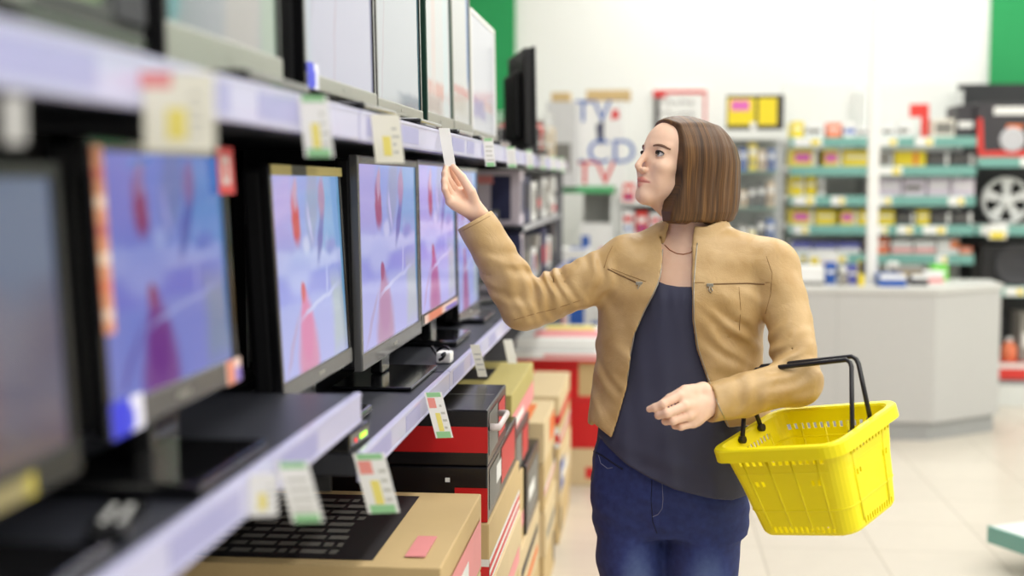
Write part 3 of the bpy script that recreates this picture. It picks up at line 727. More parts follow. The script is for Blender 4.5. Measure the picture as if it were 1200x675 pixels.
goods('small brown carton on the left television carton', 646, 668, 108, 119, YC - 0.25, 0.2, TAN)
x0, x1, z0, z1 = px_box(640, 676, 119, 218, YC - 0.25)
t = thing('television_carton', 'narrow grey carton left of the big LCD television carton', 'box', ((x0 + x1) / 2, YC - 0.13, ztop), 0)
hx = (x1 - x0) / 2
m = MB(); m.box(-hx, hx, -0.12, 0.12, 0.0004, z1 - ztop, 0, 0.006)
m.quad([(-hx * 0.7, -0.1208, 0.1), (hx * 0.6, -0.1208, 0.1), (hx * 0.6, -0.1208, 0.3), (-hx * 0.7, -0.1208, 0.3)], 1)
m.build('carton_body', [mat('pale_grey_carton', (206, 206, 206), 0.5), GREYP], t)
x0, x1, z0, z1 = px_box(679, 718, 262, 320, YC)
carton('white carton with blue bars and red spot under the green shelf edge', x0, x1, YC + 0.02, YC + 0.3, 0.4405, z1, WBOX, [('front', 0.05, 0.3, 0.3, 0.9, BLUP), ('front', 0.6, 0.85, 0.55, 0.8, REDP), ('front', 0.1, 0.9, 0.05, 0.2, BLUP)], group=None)
x0, x1, z0, z1 = px_box(645, 690, 292, 330, 9.0)
carton('white and blue carton on the floor stack before the plinth', x0, x1, 8.95, 9.3, 0.50, z1, WBOX, [('front', 0.5, 0.9, 0.1, 0.9, BLUP), ('top', 0.5, 0.9, 0.1, 0.9, BLUP), ('front', 0.1, 0.4, 0.2, 0.5, PINKP)], group=None)
carton('pale carton supporting the white and blue one', x0 - 0.02, x1 + 0.02, 8.93, 9.32, 0.0, 0.4995, TAN2, [('front', 0.1, 0.9, 0.3, 0.6, CARD)], group=None)

# small rack of red and blue packs left of the face
YR = 9.9
x0, x1, _, _ = px_box(724, 845, 232, 300, YR)
t = thing('goods_rack', 'white rack of red and blue packs seen between face and plinth', 'rack', ((x0 + x1) / 2, YR + 0.2, 0), 0)
hx = (x1 - x0) / 2
lv = [onY(740, q, YR).z for q in (236, 274, 310)]
for z in lv:
    m = MB(); m.box(-hx, hx, -0.2, 0.2, z - 0.03, z, 0, 0.003); m.build('shelf', WSHELF, t)
m = MB(); m.box(-hx, -hx + 0.02, -0.2, 0.2, 0, lv[0] + 0.02); m.box(hx - 0.02, hx, -0.2, 0.2, 0, lv[0] + 0.02); m.build('side_panel', WSHELF, t)
m = MB(); m.box(-hx, hx, 0.2, 0.215, 0, lv[0] + 0.02); m.build('back_board', WSHELF, t)
cols = [RBOX, WBOX, VBOX, WBOX, RBOX, NAVY, OBOX, WBOX, VBOX, RBOX]
nm = {RBOX: 'red', WBOX: 'white', VBOX: 'violet', NAVY: 'navy', OBOX: 'orange'}
for r_, (z, hgt) in enumerate(zip(lv, (0.13, 0.17, 0.17))):
    for k in range(7):
        c = cols[(k * 3 + r_) % 10]
        X = (x0 + x1) / 2 - hx + 0.03 + k * 0.098
        carton('%s pack, %s from the left on the %s shelf of the white rack' % (nm[c], ORD[k], ('top', 'second', 'third')[r_]), X, X + 0.085, YR + 0.02, YR + 0.2, z + 0.0004, z + hgt - 0.01 * (k % 3), c,
               [('front', 0.15, 0.85, 0.5, 0.75, CARD if c != WBOX else REDP), ('front', 0.2, 0.8, 0.15, 0.3, BLUP if c != VBOX else YEL)], group='packs on the white rack')
# framed notice behind the head
x0, x1, z0, z1 = px_box(765, 828, 105, 160, YB - 0.03)
t = thing('wall_notice', 'white notice board with red frame and scribbled black lettering behind her head', 'notice', ((x0 + x1) / 2, YB - 0.02, z0), 0)
hx = (x1 - x0) / 2
m = MB(); m.box(-hx, hx, -0.012, 0.02, 0, z1 - z0, 0, 0.003); m.build('board', CARD, t)
m = MB(); m.box(-hx, hx, -0.018, -0.0125, z1 - z0 - 0.03, z1 - z0); m.box(hx - 0.018, hx, -0.018, -0.0125, 0, z1 - z0 - 0.031); m.box(-hx, -hx + 0.1, -0.02, -0.0185, z1 - z0 - 0.06, z1 - z0); m.build('red_frame', REDP, t)
m = MB()
rr = random.Random(5)
for row in range(2):
    px = -hx + 0.04
    while px < hx - 0.1:
        zc = z1 - z0 - 0.1 - row * 0.09
        pts = [(px + q * 0.008, -0.0145, zc + rr.uniform(-0.02, 0.025)) for q in range(6)]
        m.tube(pts, 0.004, n=5); px += 0.06
m.build('handwriting', DARKP, t)
m = MB(); m.box(-hx + 0.01, -hx + 0.05, -0.0165, -0.0125, 0.0, z1 - z0 - 0.05); m.build('hinge_strip', DARKP, t)

# ------------------------------------------------------------------ glass cabinet with yellow sign
YG = 9.6
x0, x1, zs0, zs1 = px_box(851, 919, 111, 152, YG)
t = thing('glass_cabinet', 'glazed display cabinet with yellow and black sign behind her hair', 'cabinet', ((x0 + x1) / 2, YG + 0.2, 0), 0)
hx = (x1 - x0) / 2
ztp = onY(880, 160, YG).z
m = MB(); m.box(-hx, hx, -0.2, 0.2, ztp - 0.02, ztp + 0.03, 0, 0.004); m.build('top', WSHELF, t)
m = MB(); m.box(-hx, hx, -0.2, 0.2, 0.0, 0.35, 0, 0.004); m.build('base', WSHELF, t)
for s in (-1, 1):
    for yy in (-0.2, 0.18):
        m = MB(); m.box(s * (hx - 0.01) - 0.01, s * (hx - 0.01) + 0.01, yy, yy + 0.02, 0.3505, ztp - 0.0205); m.build('post', mat('aluminium', (190, 192, 192), 0.3, 0.6), t)
m = MB(); m.box(-hx + 0.021, hx - 0.021, 0.181, 0.19, 0.3505, ztp - 0.0205); m.build('back_panel', mat('cabinet_back', (150, 154, 146), 0.6), t)
glass, gnt, gb = new_mat('clear_glass')
gb.inputs['Base Color'].default_value = (0.9, 0.96, 0.93, 1); gb.inputs['Roughness'].default_value = 0.02
gb.inputs['Alpha'].default_value = 0.05; gb.inputs['Specular IOR Level'].default_value = 0.5
m = MB(); m.box(-hx + 0.021, hx - 0.021, -0.196, -0.191, 0.3505, ztp - 0.0205); m.build('glass_door', glass, t)
clv = [onY(880, q, YG).z for q in (200, 243, 286)]
for z in clv:
    m = MB(); m.box(-hx + 0.022, hx - 0.022, -0.17, 0.18, z - 0.012, z); m.build('shelf', mat('green_glass_shelf', (120, 160, 146), 0.2), t)
m = MB(); m.box(-hx, hx, -0.2, -0.17, zs0, zs1, 0, 0.004); m.build('sign_board', DARKP, t)
sg = MB()
w = 2 * hx
sg.quad([(-hx + 0.02 * w, -0.2008, zs0 + 0.03), (-hx + 0.50 * w, -0.2008, zs0 + 0.03), (-hx + 0.50 * w, -0.2008, zs1 - 0.02), (-hx + 0.02 * w, -0.2008, zs1 - 0.02)], 0)
sg.quad([(-hx + 0.55 * w, -0.2008, zs0 + 0.03), (-hx + 0.88 * w, -0.2008, zs0 + 0.03), (-hx + 0.88 * w, -0.2008, zs1 - 0.02), (-hx + 0.55 * w, -0.2008, zs1 - 0.02)], 0)
sg.quad([(-hx + 0.08 * w, -0.2014, zs0 + 0.13), (-hx + 0.40 * w, -0.2014, zs0 + 0.13), (-hx + 0.40 * w, -0.2014, zs0 + 0.2), (-hx + 0.08 * w, -0.2014, zs0 + 0.2)], 1)
sg.quad([(-hx + 0.42 * w, -0.2014, zs0 + 0.0), (-hx + 0.52 * w, -0.2014, zs0 + 0.0), (-hx + 0.52 * w, -0.2014, zs0 + 0.05), (-hx + 0.42 * w, -0.2014, zs0 + 0.05)], 2)
sg.build('sign_print', [YBOX, MAG, CARD], t)
cc = [('beige', mat('beige_carton', (206, 180, 150), 0.6)), ('white', WBOX), ('blue', BLUP), ('dark', DBOX), ('yellow', YBOX), ('grey', GBOX)]
rr = random.Random(11)
xc = (x0 + x1) / 2
for r_, z in enumerate(clv + [0.3505]):
    if r_ == 3: z = 0.3502
    for k in range(5):
        n_, c = cc[(k * 2 + r_ * 3 + (k * r_) % 3) % 6] if r_ < 2 else cc[[3, 2, 3, 5, 1][(k + r_) % 5]]
        X = xc - hx + 0.035 + k * (w - 0.07) / 5
        carton('%s pack %s from the left, %s level of glass cabinet' % (n_, ORD[k], ('top', 'second', 'third', 'bottom')[r_]), X, X + (w - 0.07) / 5 - 0.012, YG + 0.06, YG + 0.3, z + 0.0003, z + rr.uniform(0.1, 0.2), c,
               [('front', 0.15, 0.85, 0.55, 0.8, (CARD if n_ != 'white' else YEL)), ('front', 0.2, 0.7, 0.2, 0.4, GREYP if n_ != 'grey' else DARKP)], group='packs inside the glass cabinet')

# ------------------------------------------------------------------ teal edged wall shelving
YS = 10.0
rows = (166, 200, 235, 269, 303)
def wall_bay(label, p0, p1, rws, side_dark=False):
    xa, xb = onY(p0, 200, YS).x, onY(p1, 200, YS).x
    hx = (xb - xa) / 2
    t = thing('shop_shelving', label, 'shelf', ((xa + xb) / 2, YS + 0.35, 0), 0, None)
    m = MB(); m.box(-hx, hx, 0.36, 0.38, 0.0, 2.35); m.build('back_board', mat('dark_shelf_back', (40, 42, 44), 0.6) if side_dark else WSHELF, t)
    m = MB(); m.box(-hx, -hx + 0.03, 0.3, 0.3595, 0, 2.3); m.box(hx - 0.03, hx, 0.3, 0.3595, 0, 2.3); m.build('upright', WSHELF, t)
    m = MB(); m.box(-hx, hx, -0.3, 0.3595, 0.0, 0.15, 0, 0.004); m.build('base', WSHELF, t)
    for i, q in enumerate(rws):
        z = onY(1000, q - 5, YS).z
        m = MB(); m.box(-hx, hx, -0.335, 0.2995, z - 0.035, z, 0, 0.003); sh = m.build('shelf', WSHELF, t)
        m = MB(); m.box(-hx + 0.001, hx - 0.001, -0.352, -0.3355, z - 0.068, z + 0.004, 0, 0.003); m.build('shelf_edge', TEAL, sh)
        rr = random.Random(int(p0) + i)
        u = -hx + 0.03
        while u < hx - 0.12:
            w_ = rr.uniform(0.08, 0.2)
            if rr.random() < 0.6:
                m = MB()
                m.box(u, u + w_, -0.355, -0.3522, z - 0.062, z - 0.002, 0)
                m.quad([(u + w_ * 0.6, -0.3556, z - 0.055), (u + w_ * 0.9, -0.3556, z - 0.055), (u + w_ * 0.9, -0.3556, z - 0.015), (u + w_ * 0.6, -0.3556, z - 0.015)], 1)
                m.build('shelf_label', [CARD, YEL], sh)
            u += w_ + rr.uniform(0.03, 0.12)
    return t
wall_bay('teal edged wall shelving bay left of the white post', 925, 1021, rows)
wall_bay('teal edged wall shelving bay right of the white post', 1023, 1144, rows)
wall_bay('black backed wall shelving bay at the right photo edge', 1146, 1262, (190, 269, 340), True)

def row_goods(bay, r_, items, group):
    """items: (px0, px1, pyTop, kind word, material, prints)"""
    z = onY(1000, rows[r_] - 5, YS).z
    for k, (p0, p1, q0, word, c, pr) in enumerate(items):
        a = onY(p0, 200, YS + 0.1).x; b = onY(p1, 200, YS + 0.1).x
        top = onY(1000, q0, YS + 0.1).z
        lab = '%s, %s along on the %s teal shelf %s the post' % (word, ORD[k], ('top', 'second', 'third', 'fourth', 'fifth')[r_], bay)
        carton(lab, a + 0.003, b - 0.003, YS + 0.1, YS + 0.45, z + 0.0004, max(top, z + 0.05), c, pr, group=group)
PK = [('front', 0.1, 0.75, 0.25, 0.75, MAG), ('front', 0.85, 1, 0, 1, CARD)]
WH = [('front', 0.1, 0.9, 0.5, 0.65, CARD)]
LG2 = [('front', 0.1, 0.8, 0.3, 0.6, GREYP)]
STR = [('front', 0.0, 1.0, 0.4, 0.6, GREYP), ('front', 0.8, 0.95, 0.1, 0.9, CARD)]
gl_, gr_ = 'goods on the bay left of the post', 'goods on the bay right of the post'
row_goods('left of', 0, [(928, 941, 142, 'yellow pack', YBOX, WH), (942, 966, 144, 'white pack', WBOX, LG2), (968, 985, 144, 'orange pack', OBOX, WH), (987, 1003, 144, 'white pack with blue print', WBOX, [('front', 0.1, 0.9, 0.3, 0.6, BLUP)]), (1004, 1019, 148, 'white pack', WBOX, LG2)], gl_)
row_goods('left of', 1, [(928, 957, 174, 'yellow pack with magenta spot', YBOX, PK), (964, 986, 175, 'yellow pack with magenta spot', YBOX, PK), (987, 1019, 176, 'yellow pack', YBOX, WH)], gl_)
row_goods('left of', 2, [(928, 943, 206, 'yellow and white pack', YBOX, PK[1:] + WH), (944, 957, 206, 'yellow and white pack', YBOX, WH), (958, 967, 208, 'white pack', WBOX, LG2)], gl_)
row_goods('left of', 3, [(928, 955, 245, 'yellow pack with magenta spot', YBOX, PK), (956, 981, 246, 'yellow pack', YBOX, WH), (985, 1005, 246, 'yellow pack with magenta spot', YBOX, PK), (1006, 1019, 246, 'yellow pack', YBOX, WH)], gl_)
row_goods('left of', 4, [(928, 953, 283, 'violet and white pack', WBOX, [('front', 0, 1, 0.45, 1, VBOX)]), (954, 982, 284, 'violet and white pack', WBOX, [('front', 0, 1, 0.45, 1, VBOX)]), (983, 1010, 284, 'violet and white pack', WBOX, [('front', 0, 1, 0.5, 1, VBOX)])], gl_)
row_goods('right of', 0, [(1031, 1049, 146, 'white pack', WBOX, LG2), (1050, 1068, 144, 'white pack', WBOX, LG2), (1092, 1118, 140, 'cream pack', mat('cream_carton', (226, 220, 206), 0.5), [('front', 0.1, 0.9, 0.2, 0.8, GREYP)]), (1119, 1142, 124, 'dark pack', DBOX, [('front', 0.1, 0.9, 0.3, 0.5, CARD)])], gr_)
row_goods('right of', 1, [(1030, 1047, 178, 'grey pack', GBOX, STR), (1048, 1085, 177, 'yellow pack', YBOX, [('front', 0.6, 0.75, 0.1, 0.9, ORAP)]), (1086, 1113, 178, 'dark striped pack', DBOX, STR), (1114, 1142, 178, 'dark striped pack', DBOX, STR)], gr_)
row_goods('right of', 2, [(1030, 1057, 209, 'lilac pack', LIL, WH), (1058, 1086, 209, 'lilac pack', LIL, LG2), (1087, 1114, 208, 'lilac pack', LIL, WH), (1115, 1143, 209, 'lilac pack', LIL, WH)], gr_)
row_goods('right of', 3, [(1030, 1050, 246, 'yellow pack', YBOX, WH), (1052, 1074, 247, 'dark striped pack', DBOX, STR), (1075, 1091, 246, 'yellow pack', YBOX, WH), (1092, 1116, 247, 'dark striped pack', DBOX, STR), (1117, 1142, 247, 'dark striped pack', DBOX, STR)], gr_)
row_goods('right of', 4, [(1024, 1044, 278, 'orange pack', OBOX, WH), (1046, 1072, 281, 'white and pink pack', WBOX, [('front', 0, 1, 0.1, 0.4, PINKP)]), (1073, 1099, 281, 'white and pink pack', WBOX, [('front', 0, 1, 0.1, 0.4, PINKP)]), (1100, 1126, 280, 'white and orange pack', WBOX, [('front', 0.6, 1, 0.4, 0.9, ORAP)]), (1127, 1142, 290, 'orange pack', OBOX, WH)], gr_)
# red figure seven display
z = onY(1000, rows[0] - 5, YS).z
x0, x1 = onY(1069, 150, YS + 0.1).x, onY(1091, 150, YS + 0.1).x
t = thing('shop_sign', 'red angular sign standing among the white packs on the top shelf', 'sign', ((x0 + x1) / 2, YS + 0.2, z + 0.0004), 0)
hx = (x1 - x0) / 2; hh = onY(1080, 122, YS + 0.2).z - z
m = MB(); m.box(-hx, hx, -0.02, 0.02, hh * 0.62, hh, 0, 0.003); m.box(hx * 0.25, hx, -0.02, 0.02, 0.0, hh * 0.619, 0, 0.003); m.build('red_panel', RBOX, t)
# right bay goods
z = onY(1170, 185, YS).z
x0, x1 = onY(1143, 150, YS + 0.05).x, onY(1222, 150, YS + 0.05).x
x0 = max(x0, onY(1147, 150, YS).x)
t = thing('speaker_carton', 'black and red carton with white heading and round lens picture, top right', 'box', ((x0 + x1) / 2, YS + 0.2, z + 0.0004), 0)
hx = (x1 - x0) / 2; hh = onY(1170, 120, YS + 0.05).z - z
m = MB(); m.box(-hx, hx, -0.15, 0.2, 0, hh, 0, 0.004)
e = -0.1508
m.quad([(-hx * 0.96, e, 0.01), (hx, e, 0.01), (hx, e, hh * 0.15), (-hx * 0.9, e, hh * 0.12)], 1)
m.quad([(-hx * 0.98, e, hh * 0.12), (-hx * 0.78, e, hh * 0.12), (-hx * 0.85, e, hh * 0.72), (-hx * 0.98, e, hh * 0.72)], 1)
m.quad([(-hx * 0.5, e, hh * 0.78), (hx * 0.7, e, hh * 0.78), (hx * 0.7, e, hh * 0.92), (-hx * 0.5, e, hh * 0.92)], 2)
m.quad([(-hx * 0.1, e, hh * 0.52), (hx * 0.4, e, hh * 0.52), (hx * 0.4, e, hh * 0.6), (-hx * 0.1, e, hh * 0.6)], 3)
m.build('carton_body', [DBOX, RBOX, CARD, ORAP], t)
m = MB(); m.lathe([(0.088, -0.1512), (0.088, -0.1535), (0.06, -0.1535), (0.058, -0.1525), (0.0, -0.1525)][:-1], 0, 32, (0.02, 0, hh * 0.33), 'y'); m.build('lens_picture', mat('pale_lens_print', (196, 196, 200), 0.4), t)
# wheel trim
z = onY(1170, 264, YS).z
x0 = onY(1187, 230, YS).x
rw = (onY(1187, 203, YS).z - onY(1187, 260, YS).z) / 2
t = thing('wheel_trim', 'round silver five-spoke wheel trim standing on the black shelf', 'wheel trim', (x0, YS + 0.2, z + 0.0004 + rw), 0)
m = MB(); m.lathe([(rw, 0.02), (rw, -0.02), (rw * 0.9, -0.035), (rw * 0.84, -0.02), (rw * 0.84, 0.02)], 0, 40, axis='y'); m.build('rim', mat('silver_paint', (214, 216, 214), 0.35, 0.2), t)
m = MB(); m.lathe([(rw * 0.3, 0.01), (rw * 0.3, -0.03), (rw * 0.22, -0.038), (rw * 0.02, -0.04)], 0, 28, axis='y'); m.build('hub', MATS['silver_paint'], t)
for k in range(5):
    a = 2 * math.pi * k / 5 + 0.3
    m = MB()
    ca, sa = math.cos(a), math.sin(a)
    pts = [(rw * 0.2, -rw * 0.12), (rw * 0.87, -rw * 0.24), (rw * 0.87, rw * 0.24), (rw * 0.2, rw * 0.12)]
    m.prism([(u * ca - v * sa, u * sa + v * ca) for u, v in pts], -0.026, -0.008, axis='y'); m.build('spoke', MATS['silver_paint'], t)
z = onY(1170, 335, YS).z
x0, x1 = onY(1150, 310, YS + 0.05).x, onY(1222, 310, YS + 0.05).x
t = thing('loudspeaker', 'big black box loudspeaker below the wheel trim', 'speaker', ((x0 + x1) / 2, YS + 0.22, z + 0.0004), 0)
hx = (x1 - x0) / 2; hh = onY(1170, 288, YS + 0.05).z - z
m = MB(); m.box(-hx, hx, -0.16, 0.14, 0, hh, 0, 0.008); m.build('cabinet', BLACK, t)
m = MB(); m.lathe([(0.15, -0.161), (0.15, -0.175), (0.135, -0.178), (0.12, -0.165), (0.05, -0.162)], 0, 36, (0.03, 0, hh * 0.5), 'y'); m.build('cone', mat('charcoal_cone', (54, 54, 58), 0.6), t)
# lower goods at the right edge
z = onY(1190, 470, YS).z
for k, (p0, p1, q0, q1, c, word) in enumerate(((1176, 1192, 395, 447, OBOX, 'orange bottle-shaped pack'), (1194, 1216, 400, 447, RBOX, 'red pack'))):
    pass
x0 = onY(1183, 400, YS).x
zz = 0.152
carton('dark crate on the bottom deck at the right photo edge', onY(1172, 400, YS).x, onY(1222, 400, YS).x, YS + 0.1, YS + 0.5, zz, onY(1190, 447, YS).z, DBOX, [('front', 0.1, 0.9, 0.3, 0.5, CARD)], group=None)
carton('red and white tray on the dark crate at the right photo edge', onY(1172, 400, YS).x, onY(1222, 400, YS).x, YS + 0.1, YS + 0.5, onY(1190, 447, YS).z + 0.0004, onY(1190, 428, YS).z, RBOX, [('front', 0, 1, 0.7, 1.0, CARD)], group=None)
t = thing('bottle', 'orange bottle standing on the red tray at the right photo edge', 'bottle', (onY(1192, 400, YS).x, YS + 0.22, onY(1190, 428, YS).z + 0.0004), 0)
bh = onY(1190, 396, YS + 0.2).z - onY(1190, 428, YS).z
m = MB(); m.lathe([(0.05, 0), (0.055, 0.01), (0.055, bh * 0.6), (0.03, bh * 0.8), (0.022, bh * 0.85)], 0, 24); m.build('bottle_body', OBOX, t)
m = MB(); m.lathe([(0.026, bh * 0.85), (0.026, bh), (0.01, bh * 1.01)], 0, 20); m.build('cap', WBOX, t)
carton('tall grey pack behind the counter end at the right photo edge', onY(1204, 400, YS).x, onY(1235, 400, YS).x, YS + 0.2, YS + 0.45, onY(1190, 428, YS).z + 0.0004, onY(1190, 370, YS).z, GBOX, [('front', 0.1, 0.9, 0.3, 0.6, CARD)], group=None)

# ------------------------------------------------------------------ grey service counter
P1 = onZ(1093, 517, 0.0); P2 = onZ(1169, 505, 0.0)
P0x = onY(770, 400, P1.y).x
zc = onY(1093, 338, P1.y).z
t = thing('service_counter', 'grey angular service counter behind the yellow basket', 'counter', (P1.x, P1.y, 0), 0)
def rel(p): return (p[0] - P1.x, p[1] - P1.y)
P3 = (P2.x + 0.02, P1.y + 0.85)
top = [rel((P0x, P1.y)), (0, 0), rel(P2), rel(P3), rel((P0x, P1.y + 0.85))]
CG = mat('grey_laminate', (190, 190, 188), 0.45, vary=0.02)
CK = mat('grey_kick_board', (160, 162, 162), 0.5, vary=0.02)
def inset(pts, d):
    c = (sum(p[0] for p in pts) / len(pts), sum(p[1] for p in pts) / len(pts)); out = []
    for p in pts:
        v = Vector((p[0] - c[0], p[1] - c[1])); l = v.length; v *= (l - d) / l; out.append((c[0] + v.x, c[1] + v.y))
    return out
m = MB(); m.prism(top, 0.115, zc - 0.03); m.build('front_panel', CG, t)
m = MB(); m.prism(inset(top, 0.03), 0.0, 0.1145); m.build('kick_board', CK, t)
m = MB(); m.prism([(p[0] * 1.0, p[1]) for p in inset(top, -0.015)], zc - 0.0295, zc); m.build('worktop', mat('pale_laminate', (206, 206, 202), 0.4, vary=0.02), t)
m = MB()
m.box(-0.6, -0.597, -0.0012, 0.002, 0.12, zc - 0.032); m.build('panel_joint', CK, t)
# post standing on the counter
pp = onY(1021, 320, P1.y + 0.35)
t = thing('white_post', 'slim white post rising from the counter between the two shelving bays', 'post', (pp.x, P1.y + 0.35, zc + 0.0003), 0)
m = MB(); m.box(-0.033, 0.033, -0.033, 0.033, 0.012, 4.199 - zc, 0, 0.006); m.build('shaft', WHITE, t)
m = MB(); m.box(-0.06, 0.06, -0.06, 0.06, 0, 0.012, 0, 0.003); m.build('foot_plate', WHITE, t)
# things on the counter
def on_counter(label, p0, p1, q0, dy, dep, c, prints=(), name='product_box', cat='box'):
    Y = P1.y + dy
    a, b = onY(p0, 330, Y).x, onY(p1, 330, Y).x
    zt = onY((p0 + p1) / 2, q0, Y).z
    return carton(label, a, b, Y, Y + dep, zc + 0.0004, max(zt, zc + 0.02), c, prints, name=name, cat=cat, group='things on the counter')
on_counter('low white tray at the left of the counter things', 926, 966, 313, 0.2, 0.25, WBOX, [('front', 0, 1, 0.0, 0.2, GREYP)], 'tray', 'tray')
on_counter('deep blue pack behind the little figure on the counter', 968, 980, 308, 0.3, 0.12, BLUP, WH)
on_counter('blue and white pack left of the post on the counter', 993, 1006, 311, 0.3, 0.12, VBOX, WH)
on_counter('tall yellow and dark pack beside the post on the counter', 1007, 1013, 306, 0.15, 0.08, YBOX, [('front', 0, 1, 0.5, 1, DARKP)])
on_counter('flat blue pad at the front right of the post', 1031, 1062, 322, 0.12, 0.2, BLUP, [('front', 0, 1, 0.6, 1, CARD)], 'pad', 'pad')
on_counter('grey and tan pack behind the blue pad', 1048, 1082, 313, 0.45, 0.2, GBOX, [('front', 0.1, 0.9, 0.2, 0.7, TAN)])
on_counter('low dark pack right of the blue pad', 1068, 1088, 322, 0.25, 0.15, DBOX, [('front', 0, 1, 0.6, 1, CARD)])
on_counter('white and pink pack near the green box on the counter', 1082, 1106, 318, 0.5, 0.15, WBOX, [('front', 0, 1, 0, 0.4, PINKP)])
on_counter('bright green box on the counter', 1093, 1111, 311, 0.72, 0.14, mat('lime_carton', (110, 212, 50), 0.5), WH)
t = thing('paper_cup', 'white paper cup standing behind the blue pad', 'cup', (onY(1046, 320, P1.y + 0.7).x, P1.y + 0.7, zc + 0.0004), 0)
m = MB(); m.lathe([(0.032, 0), (0.04, 0.11)], 0, 24); m.build('cup_wall', CARD, t)
m = MB(); m.lathe([(0.041, 0.11), (0.041, 0.116), (0.034, 0.122)], 0, 24); m.build('lid', CARD, t)
t = thing('figurine', 'small grey and white figure on the counter left of the post', 'figurine', (onY(986, 320, P1.y + 0.3).x, P1.y + 0.22, zc + 0.0004), 0)
m = MB(); m.lathe([(0.03, 0), (0.034, 0.02), (0.026, 0.06), (0.014, 0.08)], 0, 20); m.build('figure_body', GBOX, t)
m = MB(); m.lathe([(0.012, 0.078), (0.022, 0.09), (0.022, 0.105), (0.01, 0.118)], 0, 20); m.build('figure_top', CARD, t)
# white sign hanging at the shelf edge
x0, x1, z0, z1 = px_box(946, 983, 294, 313, YS - 0.03)
t = thing('shelf_sign', 'white hanging sign on the lowest visible teal shelf edge', 'sign', ((x0 + x1) / 2, YS - 0.03, z0), 0)
m = MB(); m.box(-(x1 - x0) / 2, (x1 - x0) / 2, 0, 0.004, 0, z1 - z0 - 0.004, 0); m.build('card', CARD, t)
m = MB(); m.box(-0.09, -0.03, -0.0012, -0.0004, 0.02, 0.07, 0); m.box(0.0, 0.09, -0.0012, -0.0004, 0.02, 0.04, 1); m.build('print', [YEL, REDP], t)
x0, x1, z0, z1 = px_box(1158, 1180, 262, 280, YS - 0.03)
t = thing('shelf_sign', 'white and yellow price sign hanging below the wheel trim', 'sign', ((x0 + x1) / 2, YS - 0.03, z0), 0)
m = MB(); m.box(-(x1 - x0) / 2, (x1 - x0) / 2, 0, 0.004, 0, z1 - z0 - 0.004, 0); m.build('card', CARD, t)
m = MB(); m.box(-0.05, 0.05, -0.0012, -0.0004, 0.005, 0.05, 0); m.build('print', [YEL], t)
# low deck at the bottom right
c0 = onZ(1160, 616, 0.17)
t = thing('low_display_deck', 'corner of a low white deck with teal edge on the floor, bottom right', 'shelf', (c0.x, c0.y, 0), math.radians(-62))
m = MB(); m.box(0.0, 1.2, 0.0, 0.5, 0.13, 0.17, 0, 0.004); m.build('deck', WSHELF, t)
m = MB(); m.box(0.0, 1.2, -0.014, -0.0005, 0.10, 0.172, 0, 0.003); m.build('deck_edge', TEAL, t)
for yy in (0.1, 0.44):
    m = MB(); m.box(0.16, 0.19, yy, yy + 0.03, 0, 0.1298); m.box(0.15, 0.2, yy - 0.01, yy + 0.04, 0, 0.01); m.build('foot', CHROME, t)

# ------------------------------------------------------------------ the woman: smooth surfaces grown from distance fields
f32 = np.float32
class Field:
    def __init__(self, xs, ys, zs):
        self.ax = [np.asarray(v, f32) for v in (xs, ys, zs)]
        self.d = np.full(tuple(len(v) for v in self.ax), 1.0, f32)
    def sub(self, lo, hi):
        return tuple(slice(max(0, np.searchsorted(a, l) - 1), min(len(a), np.searchsorted(a, h) + 1)) for a, l, h in zip(self.ax, lo, hi))
    def xyz(self, sl):
        return (self.ax[0][sl[0]][:, None, None], self.ax[1][sl[1]][None, :, None], self.ax[2][sl[2]][None, None, :])
    def add(self, fn, lo, hi, k=0.0, m=0.035):
        sl = self.sub(np.asarray(lo) - m - k, np.asarray(hi) + m + k)
        if min(s.stop - s.start for s in sl) <= 0: return
        self.d[sl] = smin(self.d[sl], np.asarray(fn(*self.xyz(sl)), f32), k)
    def cone(self, a, b, ra, rb, k=0.0, flat=None):
        a, b = np.asarray(a, float), np.asarray(b, float)
        r = max(ra, rb)
        self.add(lambda x, y, z: sd_cone(x, y, z, a, b, ra, rb), np.minimum(a, b) - r, np.maximum(a, b) + r, k)
    def chain(self, pts, rs, k=0.0, kin=0.006):
        """joints blended with each other by kin, then into the field by k"""
        pts = [np.asarray(p, float) for p in pts]; r = max(rs)
        def fn(x, y, z):
            d = None
            for i in range(len(pts) - 1):
                e = sd_cone(x, y, z, pts[i], pts[i + 1], rs[i], rs[i + 1])
                d = e if d is None else smin(d, e, kin)
            return d
        self.add(fn, np.min(pts, 0) - r, np.max(pts, 0) + r, k)

def smin(a, b, k):
    if k <= 0: return np.minimum(a, b)
    h = np.clip(0.5 + 0.5 * (b - a) / k, 0, 1)
    return b + (a - b) * h - k * h * (1 - h)

def smax(a, b, k): return -smin(-a, -b, k)

def sd_cone(x, y, z, a, b, ra, rb):
    ba = b - a; L = float(ba @ ba) + 1e-12
    px, py, pz = x - f32(a[0]), y - f32(a[1]), z - f32(a[2])
    t = np.clip((px * f32(ba[0]) + py * f32(ba[1]) + pz * f32(ba[2])) / f32(L), 0, 1)
    return np.sqrt((px - t * f32(ba[0])) ** 2 + (py - t * f32(ba[1])) ** 2 + (pz - t * f32(ba[2])) ** 2) - (f32(ra) + f32(rb - ra) * t)

def sd_ell(x, y, z, c, r):
    px, py, pz = x - f32(c[0]), y - f32(c[1]), z - f32(c[2])
    k1 = np.sqrt((px / r[0]) ** 2 + (py / r[1]) ** 2 + (pz / r[2]) ** 2)
    k2 = np.sqrt((px / r[0] ** 2) ** 2 + (py / r[1] ** 2) ** 2 + (pz / r[2] ** 2) ** 2) + 1e-6
    return k1 * (k1 - 1) / k2

